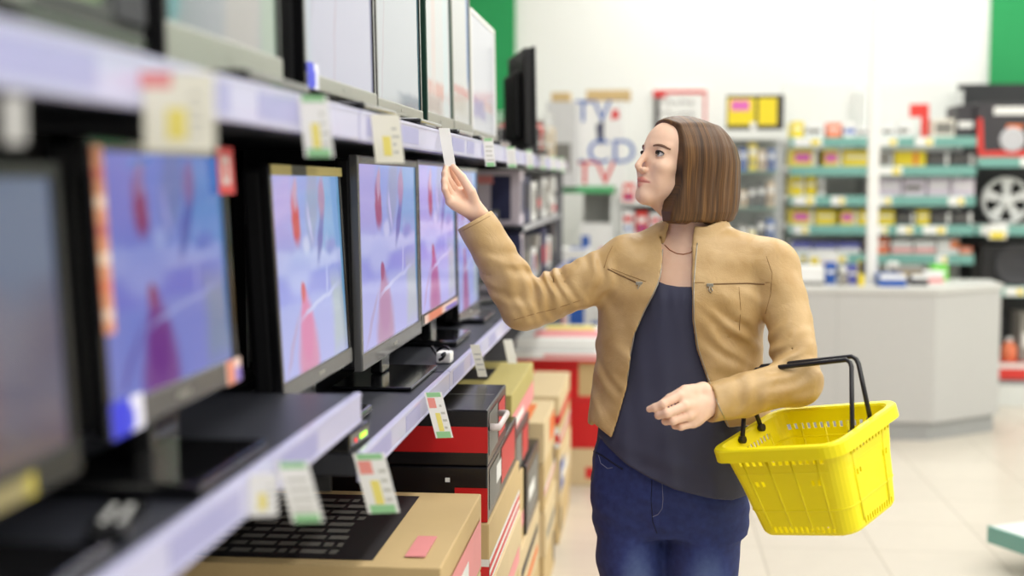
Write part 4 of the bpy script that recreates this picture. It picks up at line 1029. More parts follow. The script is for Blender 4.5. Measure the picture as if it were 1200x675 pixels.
def surface_net(F):
    d = F.d; s = d < 0
    c = [s[i:d.shape[0] - 1 + i, j:d.shape[1] - 1 + j, k:d.shape[2] - 1 + k] for i in (0, 1) for j in (0, 1) for k in (0, 1)]
    anyc = c[0].copy(); allc = c[0].copy()
    for q in c[1:]: anyc |= q; allc &= q
    act = anyc & ~allc
    I, J, K = np.nonzero(act)
    idx = np.full(act.shape, -1, np.int64); idx[I, J, K] = np.arange(len(I))
    val = {}; pos = {}
    for i in (0, 1):
        for j in (0, 1):
            for k in (0, 1):
                val[i, j, k] = d[I + i, J + j, K + k]
                pos[i, j, k] = np.stack([F.ax[0][I + i], F.ax[1][J + j], F.ax[2][K + k]], 1)
    acc = np.zeros((len(I), 3)); cnt = np.zeros(len(I))
    cor = list(val)
    for q in cor:
        for ax in range(3):
            if q[ax] == 0:
                r = list(q); r[ax] = 1; r = tuple(r)
                m = (val[q] < 0) != (val[r] < 0)
                t = val[q] / np.where(m, val[q] - val[r], 1)
                p = pos[q] + (pos[r] - pos[q]) * np.clip(t, 0, 1)[:, None]
                acc[m] += p[m]; cnt[m] += 1
    V = acc / cnt[:, None]
    faces = []
    n = d.shape
    # edges along x
    for ax in range(3):
        sl0 = [slice(None)] * 3; sl1 = [slice(None)] * 3
        sl0[ax] = slice(0, n[ax] - 1); sl1[ax] = slice(1, n[ax])
        A, B = s[tuple(sl0)], s[tuple(sl1)]
        e = A != B
        u, v = [(1, 2), (2, 0), (0, 1)][ax]
        lim = [slice(None)] * 3; 
        e2 = np.zeros_like(e); 
        core = [slice(None)] * 3; core[u] = slice(1, n[u] - 1); core[v] = slice(1, n[v] - 1)
        e2[tuple(core)] = e[tuple(core)]
        P = np.stack(np.nonzero(e2), 1)
        if not len(P): continue
        du = np.zeros(3, int); du[u] = 1; dv = np.zeros(3, int); dv[v] = 1
        q = [P - du - dv, P - dv, P, P - du]
        f = np.stack([idx[w[:, 0], w[:, 1], w[:, 2]] for w in q], 1)
        flip = ~A[P[:, 0], P[:, 1], P[:, 2]]
        f[flip] = f[flip][:, ::-1]
        faces.append(f)
    return V, np.concatenate(faces)

def relax(V, Fc, it=1, lam=0.5):
    for _ in range(it):
        S = np.zeros_like(V); C = np.zeros(len(V))
        for a, b in ((0, 1), (1, 2), (2, 3), (3, 0)):
            np.add.at(S, Fc[:, a], V[Fc[:, b]]); np.add.at(C, Fc[:, a], 1)
            np.add.at(S, Fc[:, b], V[Fc[:, a]]); np.add.at(C, Fc[:, b], 1)
        V = V + lam * (S / C[:, None] - V)
    return V

BODY_D = 3.35
def mesh_obj(name, V, Fc, mats, parent=None, slots=None, relax_it=1):
    V = relax(V, Fc, relax_it)
    me = bpy.data.meshes.new(name)
    me.vertices.add(len(V)); me.vertices.foreach_set('co', (V - FEET).astype(f32).ravel())
    me.loops.add(Fc.size); me.loops.foreach_set('vertex_index', Fc.ravel().astype(np.int32))
    me.polygons.add(len(Fc))
    me.polygons.foreach_set('loop_start', np.arange(0, Fc.size, 4, dtype=np.int32))
    me.polygons.foreach_set('loop_total', np.full(len(Fc), 4, np.int32))
    me.polygons.foreach_set('use_smooth', np.ones(len(Fc), bool))
    for m in (mats if isinstance(mats, list) else [mats]): me.materials.append(m)
    if slots is not None: me.polygons.foreach_set('material_index', slots.astype(np.int32))
    me.update(calc_edges=True); me.validate()
    o = bpy.data.objects.new(name, me); COL.objects.link(o)
    if parent: o.parent = parent
    return o

FEET = np.array([W(775, 600, BODY_D)[0], BODY_D, 0.0])

def axis(*segs):
    """piecewise axis: (start, end, step) ..."""
    out = []
    for a, b, h in segs:
        n = max(2, int(round((b - a) / h)) + 1)
        out.append(np.linspace(a, b, n)[:-1])
    out.append(np.array([segs[-1][1]]))
    return np.concatenate(out)

# ---- joints (picture point, distance)
SH_R, EL_R, WR_R = W(735, 308, 3.37), W(614, 359, 3.35), W(562, 256, 3.35)
SH_L, EL_L, WR_L = W(902, 313, 3.31), W(936, 447, 3.16), W(840, 473, 3.07)
NECK0, NECK1 = W(806, 292, 3.375), W(808, 228, 3.37)

# ---- torso profile rows: (py, left px, right px, centre distance, half depth)
GA = math.radians(13)
def loft(rows, shrink=0.0, dshrink=None, zk=0.0):
    dshrink = shrink if dshrink is None else dshrink
    zs = []; cx = []; cy = []; w = []; h = []
    for py, l, r, d, hd in rows:
        A, B = W(l, py, d), W(r, py, d)
        zs.append(A[2]); cx.append((A[0] + B[0]) / 2); cy.append(d); w.append((B[0] - A[0]) / 2 / math.cos(GA) * 0.99 - shrink); h.append(hd - dshrink)
    o = np.argsort(zs)
    zs, cx, cy, w, h = [np.array(q)[o] for q in (zs, cx, cy, w, h)]
    def smooth_interp(z, v):
        return np.interp(z, zf, np.interp(zf, zs, v) if False else vs(v))
    zf = np.linspace(zs[0], zs[-1], 160)
    ker = np.hanning(13); ker /= ker.sum()
    def vs(v):
        q = np.interp(zf, zs, v); p = np.pad(q, 6, mode='edge'); return np.convolve(p, ker, 'valid')
    tab = [vs(v) for v in (cx, cy, w, h)]
    cg, sg = math.cos(GA), math.sin(GA)
    def fn(x, y, z):
        zz = np.asarray(z).ravel()
        c0, c1, ww, hh = [np.interp(zz, zf, t).astype(f32)[None, None, :] for t in tab]
        dx, dy = x - c0, y - c1
        u = dx * f32(cg) - dy * f32(sg); v = dx * f32(sg) + dy * f32(cg)
        k1 = np.sqrt((u / ww) ** 2 + (v / hh) ** 2); k2 = np.sqrt((u / ww ** 2) ** 2 + (v / hh ** 2) ** 2) + 1e-6
        e = k1 * (k1 - 1) / k2
        zc = np.maximum(z - f32(zs[-1]), f32(zs[0]) - z)
        return smax(e, zc, zk) if zk > 0 else np.maximum(e, zc)
    lo = (cx.min() - w.max(), cy.min() - w.max(), zs[0]); hi = (cx.max() + w.max(), cy.max() + w.max(), zs[-1])
    return fn, lo, hi, tab, zf

JROWS = [(262, 772, 850, 3.385, 0.062), (272, 756, 862, 3.38, 0.075), (284, 728, 905, 3.37, 0.085), (300, 716, 912, 3.36, 0.098), (345, 703, 902, 3.35, 0.122), (400, 700, 890, 3.35, 0.116),
         (450, 697, 890, 3.35, 0.117), (490, 690, 904, 3.35, 0.124), (530, 687, 907, 3.35, 0.130)]
BROWS = [(262, 776, 846, 3.385, 0.052), (284, 742, 890, 3.375, 0.07), (300, 735, 893, 3.365, 0.082), (345, 724, 884, 3.355, 0.104), (400, 720, 872, 3.355, 0.098),
         (450, 716, 868, 3.355, 0.098), (500, 708, 870, 3.355, 0.105), (540, 701, 870, 3.355, 0.11), (575, 698, 872, 3.355, 0.112)]

# ---- head frame: x to the nose, y to her left, z up
HB, HA = math.radians(27), math.radians(9)
HO = W(793, 186, 3.35)
Fv = np.array([-math.cos(HB), -math.sin(HB), 0.0]); Lv = np.array([math.sin(HB), -math.cos(HB), 0.0]); Uv = np.array([0, 0, 1.0])
Fh = Fv * math.cos(HA) + Uv * math.sin(HA); Uh = -Fv * math.sin(HA) + Uv * math.cos(HA)
def head_local(x, y, z):
    p = (x - f32(HO[0]), y - f32(HO[1]), z - f32(HO[2]))
    return [p[0] * f32(B[0]) + p[1] * f32(B[1]) + p[2] * f32(B[2]) for B in (Fh, Lv, Uh)]
def head_to(p): return HO + Fh * p[0] + Lv * p[1] + Uh * p[2]
HS = 1.04
def N3(*p): return np.array(p, float)
EYE = 0.0340
EX = 0.0645
def sd_head(x, y, z):
    X, Y, Z = head_local(x, y, z)
    A = np.abs(Y)
    E = lambda c, r: sd_ell(X, A if c[1] else Y, Z, c, r)
    def C(a, b, ra, rb): return sd_cone(X, A, Z, N3(*a), N3(*b), ra, rb)
    d = sd_ell(X, Y, Z, (-0.016, 0, 0.024), (0.095, 0.075, 0.074))
    d = smin(d, sd_ell(X, Y, Z, (0.026, 0, 0.019), (0.055, 0.059, 0.062)), 0.02)
    d = smin(d, sd_ell(X, Y, Z, (0.038, 0, -0.040), (0.048, 0.055, 0.078)), 0.025)      # face
    d = smin(d, C((0.072, 0.010, -0.104), (0.006, 0.050, -0.062), 0.017, 0.016), 0.018)  # jaw line
    d = smin(d, C((0.077, 0.0, -0.105), (0.080, 0.005, -0.102), 0.0160, 0.0145), 0.016)    # chin
    d = smin(d, C((0.058, 0.0, -0.098), (0.006, 0.0, -0.120), 0.020, 0.028), 0.016)       # under the chin
    d = smin(d, E((0.060, 0.040, -0.032), (0.024, 0.022, 0.019)), 0.018)                 # cheek bone
    d = smin(d, E((0.060, 0.027, -0.060), (0.021, 0.022, 0.030)), 0.016)                 # cheek
    d = smin(d, C((0.0765, 0.008, 0.018), (0.057, 0.046, 0.016), 0.009, 0.008), 0.012)     # brow
    d = smax(d, -sd_ell(X, A, Z, (EX + 0.024, EYE, -0.002), (0.020, 0.0180, 0.0125)), 0.012)    # eye hollow
    d = smin(d, C((0.084, 0.0, 0.008), (0.1075, 0.0, -0.0345), 0.0068, 0.0078), 0.010)      # nose
    d = smin(d, C((0.104, 0.0, -0.0405), (0.096, 0.0, -0.0475), 0.0062, 0.005), 0.006)
    d = smin(d, E((0.093, 0.0105, -0.0425), (0.0100, 0.0058, 0.0068)), 0.005)             # wings
    d = smax(d, -sd_ell(X, A, Z, (0.0985, 0.006, -0.0525), (0.005, 0.003, 0.003)), 0.003)
    d = smin(d, sd_ell(X, Y, Z, (0.072, 0, -0.076), (0.0222, 0.028, 0.027)), 0.014)       # mouth mound
    return X, Y, Z, A, d
def sd_lips(X, A, Z):
    up = smin(sd_cone(X, A, Z, N3(0.0942, 0.004, -0.0660), N3(0.0815, 0.0262, -0.0712), 0.0058, 0.0032), sd_cone(X, A, Z, N3(0.0940, 0, -0.0675), N3(0.0942, 0.004, -0.0660), 0.0050, 0.0056), 0.002)
    lo = sd_cone(X, A, Z, N3(0.0918, 0.0, -0.0802), N3(0.0810, 0.0235, -0.0735), 0.0066, 0.0032)
    return up, lo
def sd_headfull(x, y, z):
    X, Y, Z, A, d = sd_head(x, y, z)
    up, lo = sd_lips(X, A, Z)
    d = smin(d, up, 0.004); d = smin(d, lo, 0.004)
    # line between the lips
    d = smax(d, -sd_cone(X, A, Z, N3(0.0998, 0.0, -0.0732), N3(0.0855, 0.027, -0.0722), 0.0018, 0.0013), 0.002)
    # eyelids round the eyeballs
    lid = sd_ell(X, A, Z, (EX, EYE, 0.0), (0.0155, 0.0168, 0.0155))
    alm = sd_ell(X, A, Z, (EX + 0.0155, EYE + 0.0012, -0.0012), (0.019, 0.0158, 0.0068))
    lid = np.maximum(lid, -alm)
    d = smax(d, -alm, 0.001)
    d = smin(d, lid, 0.003)
    # ear
    d = smin(d, sd_ell(X, A, Z, (-0.020, 0.068, -0.012), (0.014, 0.008, 0.026)), 0.006)
    return d

# ---- hands: joint chains
HAND_R = dict(
    wrist=W(564, 254, 3.35),
    pinky=[W(527, 236, 3.305), W(521, 222, 3.292), W(520, 212, 3.298), W(522.5, 204, 3.308)],
    ring=[W(530, 230, 3.322), W(521.5, 214, 3.303), W(521, 203.5, 3.312), W(522.5, 197, 3.322)],
    middle=[W(535, 225, 3.341), W(524, 208.5, 3.325), W(522.5, 199, 3.332), W(523, 193.5, 3.337)],
    index=[W(541, 221, 3.360), W(530, 205, 3.350), W(526, 197.5, 3.350), W(524.5, 192.5, 3.347)],
    thumb=[W(558, 245, 3.335), W(552, 225, 3.318), W(541.5, 208, 3.322), W(531, 195.5, 3.333)])
HAND_L = dict(
    wrist=W(838, 471, 3.070),
    index=[W(796, 464, 3.023), W(777, 473.5, 3.003), W(767.5, 477.5, 3.009), W(761, 479.5, 3.017)],
    middle=[W(802, 476, 3.013), W(781.5, 484.5, 2.993), W(772, 486.5, 3.007), W(771, 485, 3.027)],
    ring=[W(807, 487, 3.017), W(788.5, 493, 3.000), W(780, 493.5, 3.016), W(783, 491, 3.035)],
    pinky=[W(812, 496, 3.030), W(798, 500, 3.017), W(791, 499, 3.030), W(795, 496.5, 3.045)],
    thumb=[W(824, 457, 3.065), W(803, 457.5, 3.043), W(785, 467, 3.027), W(774.5, 473.5, 3.017)])
FR = dict(index=(0.0100, 0.0088, 0.0080, 0.0068), middle=(0.0102, 0.0090, 0.0082, 0.0070), ring=(0.0098, 0.0086, 0.0078, 0.0066), pinky=(0.0088, 0.0076, 0.0068, 0.0058), thumb=(0.0145, 0.0118, 0.0100, 0.0078))
def add_hand(F, Hd, gain):
    w = Hd['wrist']
    for f in ('index', 'middle', 'ring', 'pinky'):
        m = Hd[f][0]
        F.cone(w + (m - w) * 0.12, m, 0.0155, 0.0118, 0.012)
    F.cone(w + (Hd['thumb'][0] - w) * 0.1, Hd['thumb'][0], 0.018, 0.0165, 0.012)
    F.cone(Hd['thumb'][0], Hd['thumb'][1], 0.0165, 0.0125, 0.010)
    F.cone(Hd['thumb'][0] * 0.6 + Hd['index'][0] * 0.4, Hd['thumb'][1] * 0.6 + Hd['index'][0] * 0.4, 0.011, 0.009, 0.012)
    F.cone(w + (Hd['pinky'][0] - w) * 0.25, w + (Hd['pinky'][0] - w) * 0.8, 0.0165, 0.0135, 0.012)
    for f in ('index', 'middle', 'ring', 'pinky'):
        F.chain(Hd[f], [r * gain for r in FR[f]], 0.0024, 0.004)
    F.chain(Hd['thumb'][1:], [r * (gain * 0.5 + 0.5) for r in FR['thumb'][1:]], 0.0025, 0.004)

# ---- body (skin): one continuous surface on a grid that is finest at head and hands
a0 = W(515, 200, 3.3)[0] ; 
ax_a = axis((-0.19, -0.168, 0.011), (-0.168, -0.05, 0.0028), (-0.05, 0.285, 0.009), (0.285, 0.53, 0.0022), (0.53, 0.80, 0.010))
ax_d = axis((2.94, 2.98, 0.01), (2.98, 3.11, 0.0028), (3.11, 3.24, 0.005), (3.24, 3.40, 0.0024), (3.40, 3.52, 0.008))
ax_z = axis((-0.02, 0.06, 0.008), (0.06, 0.95, 0.014), (0.95, 1.15, 0.0028), (1.15, 1.36, 0.008), (1.36, 1.42, 0.004), (1.42, 1.80, 0.0022))
LEG_R = [W(737, 585, 3.375), np.array([0.298, 3.36, 0.66]), np.array([0.318, 3.35, 0.47]), np.array([0.325, 3.385, 0.30]), np.array([0.33, 3.40, 0.10])]
LEG_L = [W(826, 588, 3.345), np.array([0.472, 3.335, 0.66]), np.array([0.468, 3.32, 0.47]), np.array([0.468, 3.355, 0.30]), np.array([0.468, 3.37, 0.10])]
FB = Field(ax_a, ax_d, ax_z)
fn, lo, hi, _, _ = loft(BROWS, 0.012)
FB.add(fn, lo, hi)
FB.add(lambda x, y, z: sd_ell(x, y, z, W(782, 570, 3.36), (0.145, 0.088, 0.10)), W(782, 570, 3.36) - [0.16, 0.1, 0.13], W(782, 570, 3.36) + [0.16, 0.1, 0.13], 0.02)
FB.cone(NECK0, NECK1, 0.056, 0.051, 0.03)
FB.cone(W(790, 290, 3.38), SH_R, 0.042, 0.042, 0.02); FB.cone(W(830, 290, 3.37), SH_L, 0.042, 0.042, 0.02)
for S_, E_, W_ in ((SH_R, EL_R, WR_R), (SH_L, EL_L, WR_L)):
    FB.cone(S_, E_, 0.036, 0.034, 0.015); FB.cone(E_, W_, 0.035, 0.0235, 0.01)
for Lg in (LEG_R, LEG_L):
    FB.chain(Lg, (0.078, 0.066, 0.05, 0.047, 0.034), 0.02, 0.02)
    an = Lg[-1]; FB.chain([an, an + [0, -0.005, -0.055], an + [-0.012, -0.12, -0.072]], (0.034, 0.034, 0.026), 0.01, 0.01)
add_hand(FB, HAND_R, 1.0); add_hand(FB, HAND_L, 1.12)
hl, hh = HO - 0.16, HO + 0.16
FB.add(sd_headfull, hl + 0.02, hh - 0.02, 0.012)
# collar bones and the hollow of the throat
cb = W(797, 296, 3.30)
FB.cone(W(800, 297, 3.325), W(815, 295, 3.32), 0.006, 0.007, 0.02)

def skin_mat():
    m, nt, b = new_mat('fair_skin')
    N, L = nt.nodes.new, nt.links.new
    tc = N('ShaderNodeTexCoord')
    n = N('ShaderNodeTexNoise'); n.inputs['Scale'].default_value = 35; n.inputs['Detail'].default_value = 5
    L(tc.outputs['Object'], n.inputs['Vector'])
    r = N('ShaderNodeValToRGB')
    r.color_ramp.elements[0].color = rgb(236, 192, 164); r.color_ramp.elements[1].color = rgb(248, 212, 187)
    L(n.outputs['Fac'], r.inputs['Fac'])
    at = N('ShaderNodeAttribute'); at.attribute_name = 'lip'
    mx = N('ShaderNodeMix'); mx.data_type = 'RGBA'; mx.inputs['B'].default_value = rgb(214, 128, 120)
    L(at.outputs['Fac'], mx.inputs['Factor']); L(r.outputs['Color'], mx.inputs['A']); L(mx.outputs['Result'], b.inputs['Base Color'])
    b.inputs['Roughness'].default_value = 0.45
    b.inputs['Subsurface Weight'].default_value = 0.08
    b.inputs['Subsurface Radius'].default_value = (0.012, 0.005, 0.003)
    b.inputs['Subsurface Scale'].default_value = 1.0
    b.inputs['Specular IOR Level'].default_value = 0.35
    return m
SKIN = skin_mat()
LIPS = mat('rose_lips', (212, 128, 120), 0.4, vary=0.05)
NAIL = mat('pale_nail', (238, 190, 178), 0.25, vary=0.0)
V, Fc = surface_net(FB)
del FB
ctr = V[Fc].mean(1)
slots = np.zeros(len(Fc), int)
X, Y, Z = [np.sum((ctr - HO) * B, 1) for B in (Fh, Lv, Uh)]
up, lo_ = sd_lips(X, np.abs(Y), Z)
for Hd, off in ((HAND_L, np.array([0.0, -0.006, 0.006])), (HAND_R, np.array([0, 0, 0]))):
    tip = Hd['thumb'][-1]; ip = Hd['thumb'][-2]
    c = tip + (ip - tip) * 0.1 + off
    if Hd is HAND_L: slots[np.linalg.norm(ctr - c, axis=1) < 0.0075] = 2
PERSON = mesh_obj('person', V, Fc, [SKIN, LIPS, NAIL], None, slots, 1)
Xv, Yv, Zv = [np.sum((V - HO) * B, 1) for B in (Fh, Lv, Uh)]
upv, lov = sd_lips(Xv, np.abs(Yv), Zv)
lipm = np.clip((0.0022 - np.minimum(upv, lov)) / 0.0026, 0, 1) * (Xv > 0.07)
PERSON.data.attributes.new('lip', 'FLOAT', 'POINT').data.foreach_set('value', lipm.astype(f32))
PERSON.location = to_world(FEET[0], FEET[1], 0); PERSON.rotation_euler.z = TH
tag(PERSON, 'woman in tan leather jacket reaching for a price tag, yellow basket on arm', 'person')

CAMO = Vector((0 - FEET[0], 0 - FEET[1], H - FEET[2]))
def bvh_of(*objs):
    vs, ps = [], []
    for o in objs:
        off = len(vs)
        vs += [v.co.copy() for v in o.data.vertices]; ps += [tuple(i + off for i in p.vertices) for p in o.data.polygons]
    return BVHTree.FromPolygons(vs, ps)
def drape(bv, pts, off=0.0, dense=4):
    """lay a polyline, measured on the photo, onto a finished surface"""
    out = []
    P = []
    for (a, b) in zip(pts, pts[1:]):
        for q in range(dense): P.append((a[0] + (b[0] - a[0]) * q / dense, a[1] + (b[1] - a[1]) * q / dense))
    P.append(pts[-1])
    for px, py in P:
        t = Vector(W(px, py, 3.3) - FEET); d = (t - CAMO).normalized()
        h = bv.ray_cast(CAMO + d * 2.6, d, 1.6)
        if h[0] is not None: out.append(h[0] - d * off)
    return out
def drape_tube(name, bv, pts, r, m, parent, off=0.0, dense=4, n=6, flat=1.0):
    p = drape(bv, pts, off, dense)
    if len(p) < 2: return None
    mb = MB(); mb.tube(p, r, n=n, flat=flat); return mb.build(name, m, parent)

# ---- eyes
EYEW = mat('eye_white', (236, 232, 230), 0.15, vary=0.0)
IRIS = mat('grey_green_iris', (88, 92, 84), 0.2, vary=0.1, vscale=400)
PUPIL = mat('pupil_black', (10, 10, 12), 0.1, vary=0.0)
for s in (1, -1):
    c = head_to((EX, s * EYE, 0.0)) - FEET
    g = (Fh + 0.08 * Lv * s * 0 + 0.10 * Uh); g /= np.linalg.norm(g)
    bm = bmesh.new(); bmesh.ops.create_uvsphere(bm, u_segments=40, v_segments=32, radius=0.0136)
    q = Vector((0, 0, 1)).rotation_difference(Vector(g)).to_matrix().to_4x4()
    for f in bm.faces:
        r = math.hypot(f.calc_center_median().x, f.calc_center_median().y); zc_ = f.calc_center_median().z
        f.material_index = 0 if (zc_ < 0 or r > 0.0068) else (2 if r < 0.0030 else 1); f.smooth = True
    bmesh.ops.transform(bm, matrix=Matrix.Translation(Vector(c)) @ q, verts=bm.verts)
    me = bpy.data.meshes.new('eye'); bm.to_mesh(me); bm.free()
    for m_ in (EYEW, IRIS, PUPIL): me.materials.append(m_)
    o = bpy.data.objects.new('eye', me); COL.objects.link(o); o.parent = PERSON
bv = bvh_of(PERSON)
BROWM = mat('brown_eyebrow', (122, 90, 72), 0.8, vary=0.1)
LASH = mat('dark_lashes', (44, 34, 34), 0.7, vary=0.0)
def strip_local(name, pts, rad, m_):
    mb = MB(); mb.tube([Vector(head_to(p) - FEET) for p in pts], rad, n=6); return mb.build(name, m_, PERSON)
def on_face(y, z, off=0.0):
    """front surface of the face at local (y, z)"""
    o = Vector(head_to((0.16, y, z)) - FEET); d = Vector(-Fh)
    h = bv.ray_cast(o, d, 0.2)
    return h[0] - d * off
for s in (1, -1):
    pts = [on_face(s * (0.021 + 0.036 * t), 0.0125 + 0.0025 * (1 - t) + 0.0065 * math.sin(math.pi * min(1, t * 0.75 + 0.1)) - 0.004 * t * t, 0.0002) for t in np.linspace(0, 1, 12)]
    mb = MB(); mb.tube(pts, [0.0014 + 0.0018 * math.sin(math.pi * (0.15 + 0.75 * (1 - t))) for t in np.linspace(0, 1, 12)], n=6); mb.build('eyebrow', BROWM, PERSON)
    for nm_, zz, rr_ in (('upper_lashes', 0.0056, 0.0019), ('lower_lashes', -0.0074, 0.00035)):
        pts = []
        for t in np.linspace(-1, 1, 13):
            yy = EYE + 0.0012 + 0.0143 * t
            k = math.sqrt(max(0, 1 - (t * 0.98) ** 2))
            zc_ = -0.0012 + (zz + 0.0012) * k
            xx = EX + math.sqrt(max(0, 0.0158 ** 2 - (yy - EYE) ** 2 * 0.9 - zc_ ** 2))
            pts.append((xx, s * yy, zc_))
        strip_local(nm_, pts, rr_, LASH)
# ---- necklace
GOLD = mat('rose_gold', (186, 120, 84), 0.3, 0.8, vary=0.0)
drape_tube('necklace', bv, [(779, 287), (785, 293), (793, 297), (801, 298), (809, 296), (817, 290)], 0.0012, GOLD, PERSON, 0.0006)

# ---- hair: straight chin-length bob
HROWS = [(263, 0.108, 0.074), (258, 0.125, 0.083), (248, 0.136, 0.089), (232, 0.140, 0.091), (212, 0.1405, 0.092), (190, 0.138, 0.090), (172, 0.125, 0.084), (160, 0.108, 0.074), (150, 0.09, 0.058)]
hzs = np.array([W(820, q[0], 3.35)[2] for q in HROWS])[::1]; hAs = np.array([q[1] for q in HROWS]); hBs = np.array([q[2] for q in HROWS])
HCX = -0.026
def bob(x, y, z):
    zf_ = np.asarray(z).ravel(); o_ = np.argsort(hzs)
    A_ = np.interp(zf_, hzs[o_], hAs[o_]).astype(f32)[None, None, :]; B_ = np.interp(zf_, hzs[o_], hBs[o_]).astype(f32)[None, None, :]
    u = np.abs((x - f32(HO[0])) * f32(Fv[0]) + (y - f32(HO[1])) * f32(Fv[1]) - f32(HCX)); v = np.abs((x - f32(HO[0])) * f32(Lv[0]) + (y - f32(HO[1])) * f32(Lv[1]))
    k = ((u / A_) ** 2.6 + (v / B_) ** 2.6 + 1e-9) ** f32(1 / 2.6)
    g = np.sqrt(((u / A_) ** 1.6 / A_) ** 2 + ((v / B_) ** 1.6 / B_) ** 2) / np.maximum(k, 0.05) ** 1.6 + 1e-3
    return smax((k - 1) / g, np.maximum(z - f32(hzs.max()), f32(hzs.min()) - z), 0.012)
FH = Field(axis((W(750, 200, 3.35)[0], W(876, 200, 3.35)[0], 0.0024)), axis((3.17, 3.53, 0.0028)), axis((W(800, 268, 3.35)[2], W(800, 130, 3.35)[2], 0.0024)))
FH.add(bob, (HO[0] - 0.14, HO[1] - 0.14, hzs.min()), (HO[0] + 0.17, HO[1] + 0.17, hzs.max()))
crown = np.array(HO) + Fh * (-0.010) + Uh * 0.024
def cap(x, y, z):
    X, Y, Z = head_local(x, y, z)
    return smin(sd_ell(X, Y, Z, (-0.012, 0, 0.022), (0.104, 0.086, 0.084)), sd_ell(X, Y, Z, (-0.034, 0, 0.008), (0.112, 0.096, 0.090)), 0.02)
FH.add(cap, HO - 0.15, HO + 0.17, 0.03)
x, y, z = FH.xyz((slice(None),) * 3)
X, Y, Z = head_local(x, y, z)
zr = z - f32(HO[2])
# face opening: everything ahead of this surface is cut away
zq = [W(800, q, 3.3)[2] for q in (264, 248, 236, 216, 170, 148, 136)]
edge = np.interp(np.asarray(z).ravel(), zq, [0.058, 0.064, 0.057, 0.042, 0.038, 0.033, 0.042]).astype(f32)[None, None, :]
edge_far = np.interp(np.asarray(z).ravel(), zq, [-0.045, -0.045, -0.04, -0.01, 0.010, 0.026, 0.042]).astype(f32)[None, None, :]
wn = np.clip((Y + f32(0.03)) / f32(0.06), 0, 1)
edge = edge_far + (edge - edge_far) * wn
Xh = (x - f32(HO[0])) * f32(Fv[0]) + (y - f32(HO[1])) * f32(Fv[1])
front = Xh - (edge + np.where(zr > 0.06, 0.022 * (1 - np.clip(np.abs(Y - 0.0) / 0.055, 0, 1) ** 2), 0) * np.clip((zr - 0.06) / 0.02, 0, 1) * 0.25).astype(f32)
FH.d = smax(FH.d, front, 0.006)
# the hair falls from a parting along the crown: c runs from lock to lock
def lock_coord(x, y):
    Xp = (x - HO[0]) * Fv[0] + (y - HO[1]) * Fv[1]; Yp = (x - HO[0]) * Lv[0] + (y - HO[1]) * Lv[1]
    s_ = np.clip(Xp, -0.055, 0.06)
    a_ = np.arctan2(np.abs(Yp) + 1e-4, -(Xp - s_) + np.where(Xp > 0.06, -1, 1) * 1e-4)
    return np.sign(Yp) * (s_ + np.where(Xp < -0.055, (a_ - np.pi / 2) * 0.09, 0.0)) + np.where(Yp > 0, 5.0, 0.0)
lc = lock_coord(x.astype(float), y.astype(float)).astype(f32)
rid = (np.sin(lc * 330 + np.sin(z * 40) * 0.6) * 0.0006 + np.sin(lc * 150 + 1.3 + np.sin(z * 22) * 0.8) * 0.0009).astype(f32)
fade = np.clip((f32(HO[2] + 0.09) - z) / 0.05, 0.25, 1) * np.clip((z - f32(HO[2] - 0.16)) / 0.06, 0.4, 1)
FH.d = FH.d + rid * fade
ang = lc * 9
# uneven tips
tip = W(800, 260, 3.352)[2] + 0.003 * np.sin(ang * 9) + 0.002 * np.sin(ang * 31)
FH.d = np.maximum(FH.d, (tip - z).astype(f32) - f32(0.0))
def hair_mat():
    m, nt, b = new_mat('chestnut_hair')
    N, L = nt.nodes.new, nt.links.new
    at = N('ShaderNodeAttribute'); at.attribute_name = 'lock'
    mp = N('ShaderNodeMapping'); mp.inputs['Scale'].default_value = (420, 7, 1)
    L(at.outputs['Vector'], mp.inputs['Vector'])
    n = N('ShaderNodeTexNoise'); n.inputs['Scale'].default_value = 1; n.inputs['Detail'].default_value = 5
    L(mp.outputs[0], n.inputs['Vector'])
    mp2 = N('ShaderNodeMapping'); mp2.inputs['Scale'].default_value = (70, 4, 1)
    L(at.outputs['Vector'], mp2.inputs['Vector'])
    n2 = N('ShaderNodeTexNoise'); n2.inputs['Scale'].default_value = 1; n2.inputs['Detail'].default_value = 2
    L(mp2.outputs[0], n2.inputs['Vector'])
    ad = N('ShaderNodeMath'); ad.operation = 'ADD'; L(n.outputs['Fac'], ad.inputs[0]); L(n2.outputs['Fac'], ad.inputs[1])
    ml = N('ShaderNodeMath'); ml.operation = 'MULTIPLY'; ml.inputs[1].default_value = 0.5; L(ad.outputs[0], ml.inputs[0])
    r = N('ShaderNodeValToRGB'); e = r.color_ramp.elements
    e[0].position = 0.34; e[0].color = rgb(48, 32, 19); e[1].position = 0.72; e[1].color = rgb(142, 104, 60)
    k = e.new(0.5); k.color = rgb(90, 61, 33)
    L(ml.outputs[0], r.inputs['Fac']); L(r.outputs['Color'], b.inputs['Base Color'])
    bp = N('ShaderNodeBump'); bp.inputs['Strength'].default_value = 0.5; bp.inputs['Distance'].default_value = 0.0015
    L(n.outputs['Fac'], bp.inputs['Height']); L(bp.outputs[0], b.inputs['Normal'])
    b.inputs['Roughness'].default_value = 0.45; b.inputs['Specular IOR Level'].default_value = 0.4
    b.inputs['Anisotropic'].default_value = 0.6
    return m
V, Fc = surface_net(FH)
HAIR = mesh_obj('hair', V, Fc, hair_mat(), PERSON, None, 1)
hv = np.empty(len(HAIR.data.vertices) * 3, f32); HAIR.data.vertices.foreach_get('co', hv); hv = hv.reshape(-1, 3) + FEET.astype(f32)
atv = np.zeros_like(hv); atv[:, 0] = lock_coord(hv[:, 0].astype(float), hv[:, 1].astype(float)); atv[:, 1] = hv[:, 2]
HAIR.data.attributes.new('lock', 'FLOAT_VECTOR', 'POINT').data.foreach_set('vector', atv.ravel())
